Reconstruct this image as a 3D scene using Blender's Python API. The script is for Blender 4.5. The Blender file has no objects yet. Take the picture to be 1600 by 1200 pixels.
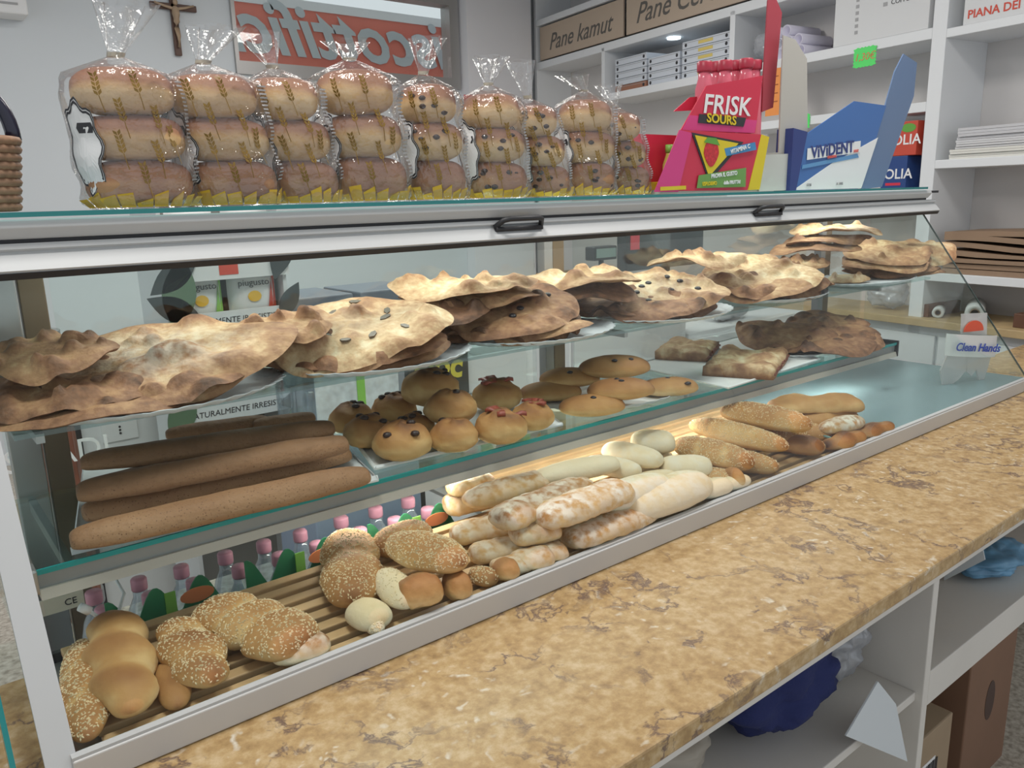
import bpy, bmesh, math, random
from mathutils import Vector, Matrix, noise
PI = math.pi
SC = bpy.context.scene
COL = SC.collection
# ------------------------------------------------------------ camera
H = 1.62                                   # eye height; the top glass of the case is at eye level
F = 1250.0                                 # focal length in pixels of the 1600x1200 frame
AX = Vector((1621., -335., F)).normalized()
AZ = Vector((150., 5388., F)); AZ = (AZ - AX * AZ.dot(AX)).normalized()
AY = AZ.cross(AX).normalized()
if AY.z < 0: AY = -AY
AU = -AZ
RIGHT = Vector((AX.x, AY.x, AU.x)); DOWN = Vector((AX.y, AY.y, AU.y)); FWD = Vector((AX.z, AY.z, AU.z))
CAMPOS = Vector((0, 0, H))
cd = bpy.data.cameras.new('camera'); cam = bpy.data.objects.new('camera', cd); COL.objects.link(cam)
cd.sensor_width = 36; cd.lens = F / 1600 * 36; cd.clip_start = .05
m = Matrix((RIGHT, -DOWN, -FWD)).transposed().to_4x4(); m.translation = CAMPOS
cam.matrix_world = m
SC.camera = cam
# ------------------------------------------------------------ world, exposure, ceiling light
w = bpy.data.worlds.new('world'); SC.world = w; w.use_nodes = True
w.node_tree.nodes['Background'].inputs[0].default_value = (.90, .95, 1, 1)
w.node_tree.nodes['Background'].inputs[1].default_value = 0.66
vs = SC.view_settings
vs.view_transform = 'Standard'; vs.look = 'None'; vs.exposure = 0.18; vs.gamma = 1; vs.use_curve_mapping = False
def area(name, loc, sx, sy, power, rot=(0, 0, 0), col=(1, .97, .93)):
    l = bpy.data.lights.new(name, 'AREA'); l.shape = 'RECTANGLE'; l.size = sx; l.size_y = sy; l.energy = power; l.color = col
    o = bpy.data.objects.new(name, l); COL.objects.link(o); o.location = loc; o.rotation_euler = rot
    return o
for lx in (.4, 2.6): area('ceiling_light_over_counter', (lx, 1.15, 3.28), .6, .6, 24)
area('ceiling_light_over_shop', (2.2, 3.6, 3.28), 2.4, .5, 50)
# ------------------------------------------------------------ pixel helpers (1600x1200 frame -> a point on a plane of the place)
def ray(px, py): return RIGHT * (px - 800) + DOWN * (py - 600) + FWD * F
def at_z(px, py, z): r = ray(px, py); return CAMPOS + r * ((z - H) / r.z)
def at_y(px, py, y): r = ray(px, py); return CAMPOS + r * (y / r.y)
def at_pl(px, py, P, n): r = ray(px, py); return CAMPOS + r * ((P - CAMPOS).dot(n) / r.dot(n))
def mpp(p): return (p - CAMPOS).dot(FWD) / F        # metres for one pixel at a point
# ------------------------------------------------------------ object helpers
def tag(o, label, cat, group=None):
    o['label'] = label; o['category'] = cat
    if group: o['group'] = group
    return o
def empty(name, loc=(0, 0, 0), rz=0, label=None, cat=None, group=None):
    o = bpy.data.objects.new(name, None); COL.objects.link(o); o.location = loc; o.rotation_euler = (0, 0, rz); o.empty_display_size = .02
    if label: tag(o, label, cat, group)
    return o
def link(name, me, mat=None, parent=None):
    o = bpy.data.objects.new(name, me); COL.objects.link(o)
    if mat is not None and not me.materials: me.materials.append(mat)
    if parent: o.parent = parent
    return o
def mesh(name, verts, faces, mat=None, parent=None, smooth=False):
    me = bpy.data.meshes.new(name); me.from_pydata([tuple(v) for v in verts], [], faces); me.update()
    if smooth: me.polygons.foreach_set('use_smooth', [True] * len(me.polygons))
    return link(name, me, mat, parent)
class MB:
    def __init__(s): s.v = []; s.f = []
    def add(s, vs, fs):
        b = len(s.v); s.v += [Vector(v) for v in vs]; s.f += [tuple(b + i for i in f) for f in fs]; return s
    def box(s, a, b):
        x0, y0, z0 = a; x1, y1, z1 = b
        return s.add([(x0,y0,z0),(x1,y0,z0),(x1,y1,z0),(x0,y1,z0),(x0,y0,z1),(x1,y0,z1),(x1,y1,z1),(x0,y1,z1)],
                     [(3,2,1,0),(4,5,6,7),(0,1,5,4),(1,2,6,5),(2,3,7,6),(3,0,4,7)])
    def prism(s, pts, d):                                   # closed outline pts extruded by vector d
        d = Vector(d); n = len(pts); p = [Vector(q) for q in pts]
        return s.add(p + [q + d for q in p], [tuple(reversed(range(n))), tuple(range(n, 2*n))] + [(i, (i+1) % n, n + (i+1) % n, n + i) for i in range(n)])
    def tube(s, path, r, n=10, cap=True):
        path = [Vector(p) for p in path]; rs = r if isinstance(r, (list, tuple)) else [r] * len(path); vs = []
        for i, p in enumerate(path):
            t = (path[min(i+1, len(path)-1)] - path[max(i-1, 0)]).normalized()
            u = t.cross(Vector((0, 0, 1)));  u = u.normalized() if u.length > .01 else Vector((1, 0, 0)); q = t.cross(u)
            vs += [p + (u * math.cos(2*PI*k/n) + q * math.sin(2*PI*k/n)) * rs[i] for k in range(n)]
        fs = [(i*n+k, i*n+(k+1) % n, (i+1)*n+(k+1) % n, (i+1)*n+k) for i in range(len(path)-1) for k in range(n)]
        if cap: fs += [tuple(reversed(range(n))), tuple(range((len(path)-1)*n, len(path)*n))]
        return s.add(vs, fs)
    def lathe(s, prof, c=(0, 0, 0), n=20):                   # prof: (radius, z)
        c = Vector(c); vs = [c + Vector((r*math.cos(2*PI*k/n), r*math.sin(2*PI*k/n), z)) for r, z in prof for k in range(n)]
        fs = [(i*n+k, i*n+(k+1) % n, (i+1)*n+(k+1) % n, (i+1)*n+k) for i in range(len(prof)-1) for k in range(n)]
        fs += [tuple(reversed(range(n))), tuple(range((len(prof)-1)*n, len(prof)*n))]
        return s.add(vs, fs)
    def build(s, name, mat, parent=None, smooth=False, bevel=0):
        o = mesh(name, s.v, s.f, mat, parent, smooth)
        if bevel:
            b = o.modifiers.new('bevel', 'BEVEL'); b.width = bevel; b.segments = 2; b.limit_method = 'ANGLE'
        return o
def text(s, name, mat, mtx, size, parent=None, shear=0, extrude=.0006, align='CENTER', bold=0, sx=1):
    cu = bpy.data.curves.new(name, 'FONT'); cu.body = s; cu.size = size; cu.shear = shear; cu.extrude = extrude; cu.align_x = align; cu.align_y = 'CENTER'; cu.offset = bold; cu.resolution_u = 3
    t = bpy.data.objects.new(name + '_tmp', cu); COL.objects.link(t)
    dg = bpy.context.evaluated_depsgraph_get(); me = bpy.data.meshes.new_from_object(t.evaluated_get(dg))
    bpy.data.objects.remove(t); bpy.data.curves.remove(cu)
    me.transform(Matrix.Diagonal((sx, 1, 1, 1))); me.transform(mtx); me.name = name; me.materials.clear()
    return link(name, me, mat, parent)
def basis(o, ex, ey, ez=None):                              # matrix with x -> ex, y -> ey at origin o
    ex = Vector(ex).normalized(); ey = Vector(ey).normalized(); ez = ex.cross(ey).normalized() if ez is None else Vector(ez)
    mm = Matrix((ex, ey, ez)).transposed().to_4x4(); mm.translation = Vector(o); return mm
# ------------------------------------------------------------ materials
MATS = {}
def mat(name, col, rough=.5, metal=0, bump=0, bscale=60, vary=0, vscale=8, emit=0, coat=0, alpha=None, trans=0):
    if name in MATS: return MATS[name]
    mm = bpy.data.materials.new(name); mm.use_nodes = True; nt = mm.node_tree; b = nt.nodes['Principled BSDF']
    b.inputs['Base Color'].default_value = (*col, 1); b.inputs['Roughness'].default_value = rough; b.inputs['Metallic'].default_value = metal
    b.inputs['Coat Weight'].default_value = coat; b.inputs['Transmission Weight'].default_value = trans
    if emit: b.inputs['Emission Color'].default_value = (*col, 1); b.inputs['Emission Strength'].default_value = emit
    tc = nt.nodes.new('ShaderNodeTexCoord')
    if vary:
        n = nt.nodes.new('ShaderNodeTexNoise'); n.inputs['Scale'].default_value = vscale; n.inputs['Detail'].default_value = 5; nt.links.new(tc.outputs['Object'], n.inputs['Vector'])
        r = nt.nodes.new('ShaderNodeValToRGB'); r.color_ramp.elements[0].position = .3; r.color_ramp.elements[1].position = .7
        r.color_ramp.elements[0].color = (*[c * (1 - vary) for c in col], 1); r.color_ramp.elements[1].color = (*[min(1, c * (1 + vary * .6)) for c in col], 1)
        nt.links.new(n.outputs[0], r.inputs[0]); nt.links.new(r.outputs[0], b.inputs['Base Color'])
    if bump:
        n2 = nt.nodes.new('ShaderNodeTexNoise'); n2.inputs['Scale'].default_value = bscale; n2.inputs['Detail'].default_value = 4; nt.links.new(tc.outputs['Object'], n2.inputs['Vector'])
        bp = nt.nodes.new('ShaderNodeBump'); bp.inputs['Strength'].default_value = bump; bp.inputs['Distance'].default_value = .004
        nt.links.new(n2.outputs[0], bp.inputs['Height']); nt.links.new(bp.outputs[0], b.inputs['Normal'])
    MATS[name] = mm; return mm
def clear_mat(name, tint=(.97, 1, .99), gloss=.06, rough=.02, edge=.5, bump=0, bscale=40, haze=0, hazecol=(1, 1, 1)):
    # thin clear sheet: see-through with a reflection that grows at grazing angles
    if name in MATS: return MATS[name]
    mm = bpy.data.materials.new(name); mm.use_nodes = True; nt = mm.node_tree; nt.nodes.remove(nt.nodes['Principled BSDF']); out = nt.nodes['Material Output']
    t = nt.nodes.new('ShaderNodeBsdfTransparent'); t.inputs[0].default_value = (*tint, 1)
    g = nt.nodes.new('ShaderNodeBsdfGlossy'); g.inputs['Roughness'].default_value = rough
    lw = nt.nodes.new('ShaderNodeLayerWeight'); lw.inputs[0].default_value = .25
    mr = nt.nodes.new('ShaderNodeMapRange'); mr.inputs['To Min'].default_value = gloss; mr.inputs['To Max'].default_value = edge
    nt.links.new(lw.outputs['Fresnel'], mr.inputs['Value'])
    mx = nt.nodes.new('ShaderNodeMixShader'); nt.links.new(mr.outputs[0], mx.inputs[0]); nt.links.new(t.outputs[0], mx.inputs[1]); nt.links.new(g.outputs[0], mx.inputs[2])
    last = mx
    if haze:
        df = nt.nodes.new('ShaderNodeBsdfDiffuse'); df.inputs[0].default_value = (*hazecol, 1); m2 = nt.nodes.new('ShaderNodeMixShader'); m2.inputs[0].default_value = haze
        nt.links.new(mx.outputs[0], m2.inputs[1]); nt.links.new(df.outputs[0], m2.inputs[2]); last = m2
    if bump:
        tc = nt.nodes.new('ShaderNodeTexCoord'); n2 = nt.nodes.new('ShaderNodeTexNoise'); n2.inputs['Scale'].default_value = bscale; n2.inputs['Detail'].default_value = 3; nt.links.new(tc.outputs['Object'], n2.inputs['Vector'])
        bp = nt.nodes.new('ShaderNodeBump'); bp.inputs['Strength'].default_value = bump; bp.inputs['Distance'].default_value = .01; nt.links.new(n2.outputs[0], bp.inputs['Height'])
        nt.links.new(bp.outputs[0], g.inputs['Normal'])
    nt.links.new(last.outputs[0], out.inputs[0]); MATS[name] = mm; return mm
def bread_mat(name, stops, speck=0, speckcol=(.1, .05, .03), nscale=22, rough=.62, namp=.42, bs=130, bd=.003, bst=.35):
    mm = bpy.data.materials.new(name); mm.use_nodes = True; nt = mm.node_tree; b = nt.nodes['Principled BSDF']; b.inputs['Roughness'].default_value = rough; b.inputs['Specular IOR Level'].default_value = .3
    L = nt.links.new; N = nt.nodes.new
    at = N('ShaderNodeAttribute'); at.attribute_name = 'toast'; fl = N('ShaderNodeAttribute'); fl.attribute_name = 'flour'; tc = N('ShaderNodeTexCoord')
    n1 = N('ShaderNodeTexNoise'); n1.inputs['Scale'].default_value = nscale; n1.inputs['Detail'].default_value = 6; n1.inputs['Roughness'].default_value = .62; L(tc.outputs['Object'], n1.inputs['Vector'])
    ma = N('ShaderNodeMath'); ma.operation = 'MULTIPLY_ADD'; ma.inputs[1].default_value = namp; L(n1.outputs[0], ma.inputs[0])
    sb = N('ShaderNodeMath'); sb.operation = 'SUBTRACT'; sb.inputs[1].default_value = namp/2 - .05; L(at.outputs['Fac'], sb.inputs[0]); L(sb.outputs[0], ma.inputs[2])
    r = N('ShaderNodeValToRGB'); e = r.color_ramp.elements
    while len(e) < len(stops): e.new(.5)
    for k, (p, c) in enumerate(stops): e[k].position = p; e[k].color = (*c, 1)
    L(ma.outputs[0], r.inputs[0]); last = r.outputs[0]
    if speck:
        v = N('ShaderNodeTexVoronoi'); v.inputs['Scale'].default_value = 210; L(tc.outputs['Object'], v.inputs['Vector'])
        lt = N('ShaderNodeMath'); lt.operation = 'LESS_THAN'; lt.inputs[1].default_value = speck; L(v.outputs['Distance'], lt.inputs[0])
        mx = N('ShaderNodeMixRGB'); mx.inputs[2].default_value = (*speckcol, 1); L(lt.outputs[0], mx.inputs[0]); L(last, mx.inputs[1]); last = mx.outputs[0]
    n3 = N('ShaderNodeTexNoise'); n3.inputs['Scale'].default_value = 55; n3.inputs['Detail'].default_value = 5; L(tc.outputs['Object'], n3.inputs['Vector'])
    fm = N('ShaderNodeMath'); fm.operation = 'MULTIPLY'; fr = N('ShaderNodeMapRange'); fr.inputs['From Min'].default_value = .36; fr.inputs['From Max'].default_value = .58; L(n3.outputs[0], fr.inputs['Value'])
    L(fr.outputs[0], fm.inputs[0]); L(fl.outputs['Fac'], fm.inputs[1])
    mf = N('ShaderNodeMixRGB'); mf.inputs[2].default_value = (.80, .74, .62, 1); L(fm.outputs[0], mf.inputs[0]); L(last, mf.inputs[1]); L(mf.outputs[0], b.inputs['Base Color'])
    n2 = N('ShaderNodeTexNoise'); n2.inputs['Scale'].default_value = bs; n2.inputs['Detail'].default_value = 5; L(tc.outputs['Object'], n2.inputs['Vector'])
    bp = N('ShaderNodeBump'); bp.inputs['Strength'].default_value = bst; bp.inputs['Distance'].default_value = bd; L(n2.outputs[0], bp.inputs['Height']); L(bp.outputs[0], b.inputs['Normal'])
    return mm
CRUST = bread_mat('bread_crust', [(0, (.80, .63, .37)), (.2, (.68, .45, .20)), (.42, (.50, .265, .095)), (.7, (.33, .145, .05)), (1, (.10, .04, .02))])
PALE = bread_mat('pale_dough', [(0, (.82, .71, .52)), (.4, (.74, .58, .34)), (.7, (.62, .38, .16)), (1, (.36, .17, .07))])
FLAT = bread_mat('flatbread_crust', [(0, (.82, .70, .48)), (.22, (.67, .47, .27)), (.45, (.46, .26, .135)), (.72, (.27, .13, .07)), (1, (.10, .05, .03))], nscale=42, namp=.95, bs=75, bd=.006, bst=.6)
GRAIN = bread_mat('wholegrain_crust', [(0, (.48, .28, .15)), (.5, (.31, .16, .08)), (1, (.09, .045, .022))], speck=.2, speckcol=(.17, .08, .04), bs=90, bd=.005, bst=.6)
SOFT = bread_mat('soft_bun_crust', [(0, (.80, .62, .36)), (.3, (.66, .42, .20)), (.55, (.40, .20, .11)), (1, (.20, .08, .05))], nscale=12)
SEED = mat('sesame_seed', (.78, .62, .38), .6, vary=.3, vscale=90)
OLIVE = mat('black_olive', (.025, .018, .022), .35)
RAISIN = mat('raisin', (.035, .015, .012), .45)
ALU = mat('painted_aluminium', (.52, .53, .53), .5)
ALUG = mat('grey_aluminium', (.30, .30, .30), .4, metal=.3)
STEEL = mat('brushed_steel', (.42, .42, .41), .32, metal=.8)
DARK = mat('dark_rubber', (.025, .025, .028), .5)
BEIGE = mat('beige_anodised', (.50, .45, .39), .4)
BROWNPOST = mat('bronze_anodised', (.20, .15, .10), .4, metal=.4)
WHITE = mat('white_paint', (.76, .77, .78), .5)
PAPER = mat('white_paper', (.80, .80, .80), .7)
DOILY = mat('silver_cardboard', (.72, .76, .80), .35)
TEAL = mat('glass_edge', (.02, .22, .22), .15)
GLASS = clear_mat('clear_glass', gloss=.03, edge=.3)
FRONT = clear_mat('front_glass', gloss=.008, edge=.10)
PLASTIC = clear_mat('bag_film', tint=(.985, .985, .985), gloss=.09, rough=.1, edge=.55, bump=1.0, bscale=45, haze=.02)
# ============================================================ the room
def struct(name, b, mt):
    o = b.build(name, mt); o['kind'] = 'structure'; return o
def granite(name, base, dark, light, scale):
    mm = bpy.data.materials.new(name); mm.use_nodes = True; nt = mm.node_tree; b = nt.nodes['Principled BSDF']; L = nt.links.new; N = nt.nodes.new
    tc = N('ShaderNodeTexCoord'); n = N('ShaderNodeTexNoise'); n.inputs['Scale'].default_value = scale; n.inputs['Detail'].default_value = 8; L(tc.outputs['Object'], n.inputs['Vector'])
    r = N('ShaderNodeValToRGB'); e = r.color_ramp.elements; e[0].position = .35; e[0].color = (*dark, 1); e[1].position = .65; e[1].color = (*light, 1); x = e.new(.5); x.color = (*base, 1)
    L(n.outputs[0], r.inputs[0]); L(r.outputs[0], b.inputs['Base Color']); b.inputs['Roughness'].default_value = .35; return mm
FLOORM = granite('speckled_floor', (.46, .41, .34), (.30, .26, .21), (.58, .54, .47), 60)
WALLM = mat('wall_plaster', (.66, .70, .73), .7, bump=.05, bscale=30)
WALLW = mat('white_plaster', (.78, .78, .81), .7)
struct('floor', MB().box((-3, -2, -.05), (7.5, 6.2, 0)), FLOORM)
struct('ceiling', MB().box((-3, -2, 3.4), (7.5, 6.2, 3.45)), WHITE)
YW = 6.0
WX0, WX1, WZ0 = at_y(363, 60, YW).x, at_y(714, 60, YW).x, at_y(540, 128, YW).z
WZ1 = 3.3
b = MB(); b.box((-3, YW, 0), (WX0, YW+.15, 3.4)); b.box((WX1, YW, 0), (7.5, YW+.15, 3.4)); b.box((WX0, YW, 0), (WX1, YW+.15, WZ0)); b.box((WX0, YW, WZ1), (WX1, YW+.15, 3.4))
struct('wall_back', b, WALLM)
xp = at_y(783, 60, YW).x
struct('wall_pillar', MB().box((WX1+.02, YW-.12, 0), (xp+.25, YW-.002, 3.4)), WALLW)
# window with a frame and pane, the awning of the street outside
fr = MB(); t = .09
fr.box((WX0, YW-.03, WZ0), (WX1, YW+.1, WZ0+t)); fr.box((WX0, YW-.03, WZ1-t), (WX1, YW+.1, WZ1)); fr.box((WX0, YW-.03, WZ0+t), (WX0+t*.3, YW+.1, WZ1-t)); fr.box((WX1-t, YW-.03, WZ0+t), (WX1, YW+.1, WZ1-t))
FRM = mat('window_metal', (.40, .39, .38), .35, metal=.5)
o = struct('window_1', fr, FRM)
MB().box((WX0+t*.3, YW+.03, WZ0+t), (WX1-t, YW+.036, WZ1-t)).build('pane', GLASS, o)
aw = empty('shop_awning', (0, 0, 0), 0, 'coral red sign panel with grey script lettering outside the window', 'sign')
CORAL = mat('coral_sign', (.80, .21, .15), .5, vary=.12, vscale=1.5)
zc0 = at_y(540, 112, YW+.5).z; zc1 = at_y(540, 24, YW+.5).z
X0 = at_y(355, 60, YW+.5).x; X1 = at_y(705, 60, YW+.5).x
MB().prism([(X0-.3, YW+.5, zc0), (X1+.4, YW+.5, zc0), (X1+.4, YW+.5, zc1), (X0-.3, YW+.5, zc1)], (0, .04, 0)).build('sign_panel', CORAL, aw)
MB().box((X0-.3, YW+.49, zc1), (X1+.4, YW+.55, zc1+.07)).build('top_trim', PAPER, aw)
tm = basis(((X0+X1)/2, YW+.485, (zc0+zc1)/2 + .04), (-1, 0, 0), (0, 0, 1))
text('Biscottificio', 'lettering', mat('grey_letter', (.55, .58, .60), .5), tm, .56, aw, shear=.35, bold=.012)
struct('trim_1', MB().box((-1, YW+2.5, -.2), (9, YW+2.6, 2.15)), mat('street_facade', (.40, .36, .34), .8, vary=.4, vscale=1.2))
# ============================================================ marble counter with open white shelves below
def marble():
    mm = bpy.data.materials.new('yellow_marble'); mm.use_nodes = True; nt = mm.node_tree; b = nt.nodes['Principled BSDF']; L = nt.links.new; N = nt.nodes.new
    tc = N('ShaderNodeTexCoord')
    wn = N('ShaderNodeTexNoise'); wn.inputs['Scale'].default_value = 5; wn.inputs['Detail'].default_value = 6; L(tc.outputs['Object'], wn.inputs['Vector'])
    va = N('ShaderNodeVectorMath'); va.operation = 'MULTIPLY_ADD'; va.inputs[1].default_value = (.35, .35, .35); L(wn.outputs['Color'], va.inputs[0]); L(tc.outputs['Object'], va.inputs[2])
    n1 = N('ShaderNodeTexNoise'); n1.inputs['Scale'].default_value = 42; n1.inputs['Detail'].default_value = 8; n1.inputs['Roughness'].default_value = .65; L(tc.outputs['Object'], n1.inputs['Vector'])
    r1 = N('ShaderNodeValToRGB'); e = r1.color_ramp.elements; e[0].position = .3; e[0].color = (.33, .20, .08, 1); e[1].position = .72; e[1].color = (.65, .50, .30, 1); x = e.new(.5); x.color = (.49, .325, .145, 1); L(n1.outputs[0], r1.inputs[0])
    # pale fossil flecks
    vo = N('ShaderNodeTexVoronoi'); vo.inputs['Scale'].default_value = 34; L(va.outputs[0], vo.inputs['Vector'])
    rf = N('ShaderNodeMapRange'); rf.inputs['From Min'].default_value = .30; rf.inputs['From Max'].default_value = .05; L(vo.outputs['Distance'], rf.inputs['Value'])
    n4 = N('ShaderNodeTexNoise'); n4.inputs['Scale'].default_value = 7; L(tc.outputs['Object'], n4.inputs['Vector']); g4 = N('ShaderNodeMapRange'); g4.inputs['From Min'].default_value = .46; g4.inputs['From Max'].default_value = .58; L(n4.outputs[0], g4.inputs['Value'])
    mm1 = N('ShaderNodeMath'); mm1.operation = 'MULTIPLY'; L(rf.outputs[0], mm1.inputs[0]); L(g4.outputs[0], mm1.inputs[1])
    m1 = N('ShaderNodeMixRGB'); m1.inputs[2].default_value = (.72, .66, .54, 1); L(mm1.outputs[0], m1.inputs[0]); L(r1.outputs[0], m1.inputs[1])
    # dark wandering veins
    v2 = N('ShaderNodeTexNoise'); v2.inputs['Scale'].default_value = 4.2; v2.inputs['Detail'].default_value = 7; v2.inputs['Roughness'].default_value = .6; L(va.outputs[0], v2.inputs['Vector'])
    ab = N('ShaderNodeMath'); ab.operation = 'SUBTRACT'; ab.inputs[1].default_value = .5; L(v2.outputs[0], ab.inputs[0]); ab2 = N('ShaderNodeMath'); ab2.operation = 'ABSOLUTE'; L(ab.outputs[0], ab2.inputs[0])
    rv = N('ShaderNodeMapRange'); rv.inputs['From Min'].default_value = .02; rv.inputs['From Max'].default_value = .0; L(ab2.outputs[0], rv.inputs['Value'])
    n5 = N('ShaderNodeTexNoise'); n5.inputs['Scale'].default_value = 9; n5.inputs['Detail'].default_value = 3; L(tc.outputs['Object'], n5.inputs['Vector']); g5 = N('ShaderNodeMapRange'); g5.inputs['From Min'].default_value = .40; g5.inputs['From Max'].default_value = .56; L(n5.outputs[0], g5.inputs['Value'])
    mv = N('ShaderNodeMath'); mv.operation = 'MULTIPLY'; L(rv.outputs[0], mv.inputs[0]); L(g5.outputs[0], mv.inputs[1])
    m2 = N('ShaderNodeMixRGB'); m2.inputs[2].default_value = (.16, .10, .075, 1); L(mv.outputs[0], m2.inputs[0]); L(m1.outputs[0], m2.inputs[1])
    L(m2.outputs[0], b.inputs['Base Color']); b.inputs['Roughness'].default_value = .34; return mm
CW = empty('counter_shelving', (0, .62, 0), 0, 'white open shelving under the marble counter', 'counter')
def cbox(name, a, c, mt=WHITE): return MB().box((a[0], a[1]-.62, a[2]), (c[0], c[1]-.62, c[2])).build(name, mt, CW, bevel=.002)
o = MB().box((-1.2, .608, .887), (4.2, 1.345, .92)).build('marble_worktop', marble(), None, bevel=.004); tag(o, 'veined yellow marble worktop running in front of the bread case', 'worktop')
OFFW = mat('cream_paint', (.66, .63, .58), .55, vary=.06, vscale=3)
cbox('top_trim', (-1.2, .622, .862), (4.2, .65, .886), OFFW); cbox('back_panel', (-1.2, 1.10, .05), (4.2, 1.12, .886), OFFW)
pd = at_y(1452, 950, .64)                                  # the upright between the two open bays
cbox('upright', (pd.x-.012, .63, .10), (pd.x+.012, 1.10, .862), OFFW); cbox('upright', (-.6, .63, .0), (-.575, 1.10, .862), OFFW); cbox('upright', (3.2, .63, 0), (3.225, 1.10, .862), OFFW)
zl = at_y(1420, 1090, .64).z; zr = at_y(1500, 1080, .64).z
zsh = at_y(1440, 1085, .64).z
cbox('shelf', (pd.x+.012, .63, zsh-.025), (4.2, 1.10, zsh+.055), OFFW)
cbox('shelf', (-1.2, .645, zsh-.01), (pd.x-.012, 1.10, zsh+.01), OFFW)
# ============================================================ the display case
XL, XR, YB = .095, 3.09, 1.645
def gy(z): return 1.025 + .721 * (z - .969)                  # the sloping plane of the front glass
CASE = empty('display_case', (1.5, 1.3, .92), 0, 'long glass and aluminium bread display case standing on the marble counter', 'display case')
def part(b, name, mt, parent=None, smooth=False, bevel=0):
    b.v = [v - CASE.location for v in b.v]; return b.build(name, mt, parent or CASE, smooth, bevel)
part(MB().box((XL, 1.009, .921), (XR+.02, 1.024, .962)), 'bottom_rail', mat('satin_aluminium', (.60, .59, .57), .4), bevel=.002)
part(MB().box((XL, 1.012, .962), (XR+.02, 1.024, .966)), 'rail_lip', ALU)
# the head rail: fixed profile above, hinged flap profile below
def profile(name, pts, mt, x0=-.35, x1=XR+.02, bevel=0):
    return part(MB().prism([(x0, y, z) for y, z in pts], (x1-x0, 0, 0)), name, mt, bevel=bevel)
yt = gy(1.545)
profile('head_rail', [(yt-.028, 1.609), (yt-.032, 1.597), (yt-.018, 1.580), (yt+.03, 1.580), (yt+.03, 1.609)], ALU, bevel=.002)
profile('rail_groove', [(yt-.012, 1.580), (yt-.012, 1.574), (yt+.03, 1.574), (yt+.03, 1.580)], DARK)
fl = profile('flap_rail', [(yt-.022, 1.574), (yt-.026, 1.566), (yt-.020, 1.562), (yt-.044, 1.535), (yt-.040, 1.531), (yt+.004, 1.531), (yt+.01, 1.574)], ALU, x1=XR+.07)
profile('rail_seal', [(yt-.042, 1.531), (yt-.036, 1.521), (yt-.004, 1.521), (yt+.004, 1.531)], DARK, x1=XR+.07)
profile('end_stub', [(yt-.03, 1.606), (yt-.02, 1.606), (yt-.02, 1.598), (yt-.03, 1.598)], DARK, XR+.02, XR+.075)
for px in (815, 1205):
    c = at_y(px, 342 if px < 1000 else 322, yt-.04); x = c.x
    b = MB(); pz = 1.566
    pth = [(x-.066, yt-.028, pz-.006), (x-.054, yt-.045, pz+.008), (x-.04, yt-.05, pz+.011), (x+.04, yt-.05, pz+.011), (x+.054, yt-.045, pz+.008), (x+.066, yt-.028, pz-.006)]
    b.tube(pth, .006, 8); b.box((x-.066, yt-.036, pz-.016), (x+.066, yt-.024, pz-.006))
    part(b, 'flap_handle', DARK, None, True)
tg = part(MB().box((-.35, yt-.03, 1.613), (XR-.02, YB+.12, 1.620)), 'top_glass', clear_mat('top_glass', tint=(.75, .93, .92), gloss=.08, edge=.5))
part(MB().box((-.35, yt-.034, 1.6125), (XR-.02, yt-.0305, 1.620)), 'polished_edge', TEAL)
# front flaps of glass, end panes, back panes
xm = (XL + XR) / 2
def sheet(name, x0, x1, z0, z1, mt, off=0, th=.005):
    return part(MB().prism([(x0, gy(z0)+off, z0), (x1, gy(z0)+off, z0), (x1, gy(z1)+off, z1), (x0, gy(z1)+off, z1)], (0, th, 0)), name, mt)
sheet('front_pane', XL+.01, xm-.002, .966, 1.531, FRONT); sheet('front_pane', xm+.002, XR, .966, 1.531, FRONT)
EDGE = mat('dark_glass_edge', (.05, .09, .085), .2)
for x, nm in ((XL-.01, 'end_pane'), (XR, 'end_pane')):
    pts = [(x, gy(.966)+.006, .966), (x, YB-.02, .966), (x, YB-.02, 1.53), (x, gy(1.53)+.006, 1.53)]
    part(MB().prism(pts, (.006, 0, 0)), nm, GLASS)
    part(MB().prism([(x, gy(.966)+.001, .966), (x, gy(.966)+.006, .966), (x, gy(1.531)+.006, 1.531), (x, gy(1.531)+.001, 1.531)], (.006, 0, 0)), 'pane_edge', EDGE)
b = MB().prism([(XL-.028, gy(.93), .93), (XL+.006, gy(.93), .93), (XL+.006, gy(1.531), 1.531), (XL-.028, gy(1.531), 1.531)], (0, .012, 0)); part(b, 'corner_strip', ALU)
b = MB().prism([(XL-.062, gy(.921), .921), (XL-.056, gy(.921), .921), (XL-.056, gy(1.531), 1.531), (XL-.062, gy(1.531), 1.531)], (0, .05, 0)); part(b, 'side_glass_edge', TEAL)
for px0, px1, pxc in ((18, 62, 50), (846, 868, 855), (1266, 1282, 1274)):
    a = at_y(px0, 560, YB).x if px0 > 100 else XL+.045; c = a + (.03 if px0 > 100 else .05)
    part(MB().box((a, YB-.02, .651), (c, YB+.01, 1.60)), 'post', STEEL if px0 < 100 else ALUG, bevel=.002)
    part(MB().box((c+.004, YB-.015, .651), (c+.045, YB+.012, 1.60)), 'post_cover', BROWNPOST, bevel=.002)
for x0, x1 in ((XL+.15, 1.38), (1.52, 2.68), (2.8, XR)):
    part(MB().box((x0, YB-.004, 1.0), (x1, YB, 1.595)), 'back_pane', GLASS)
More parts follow.
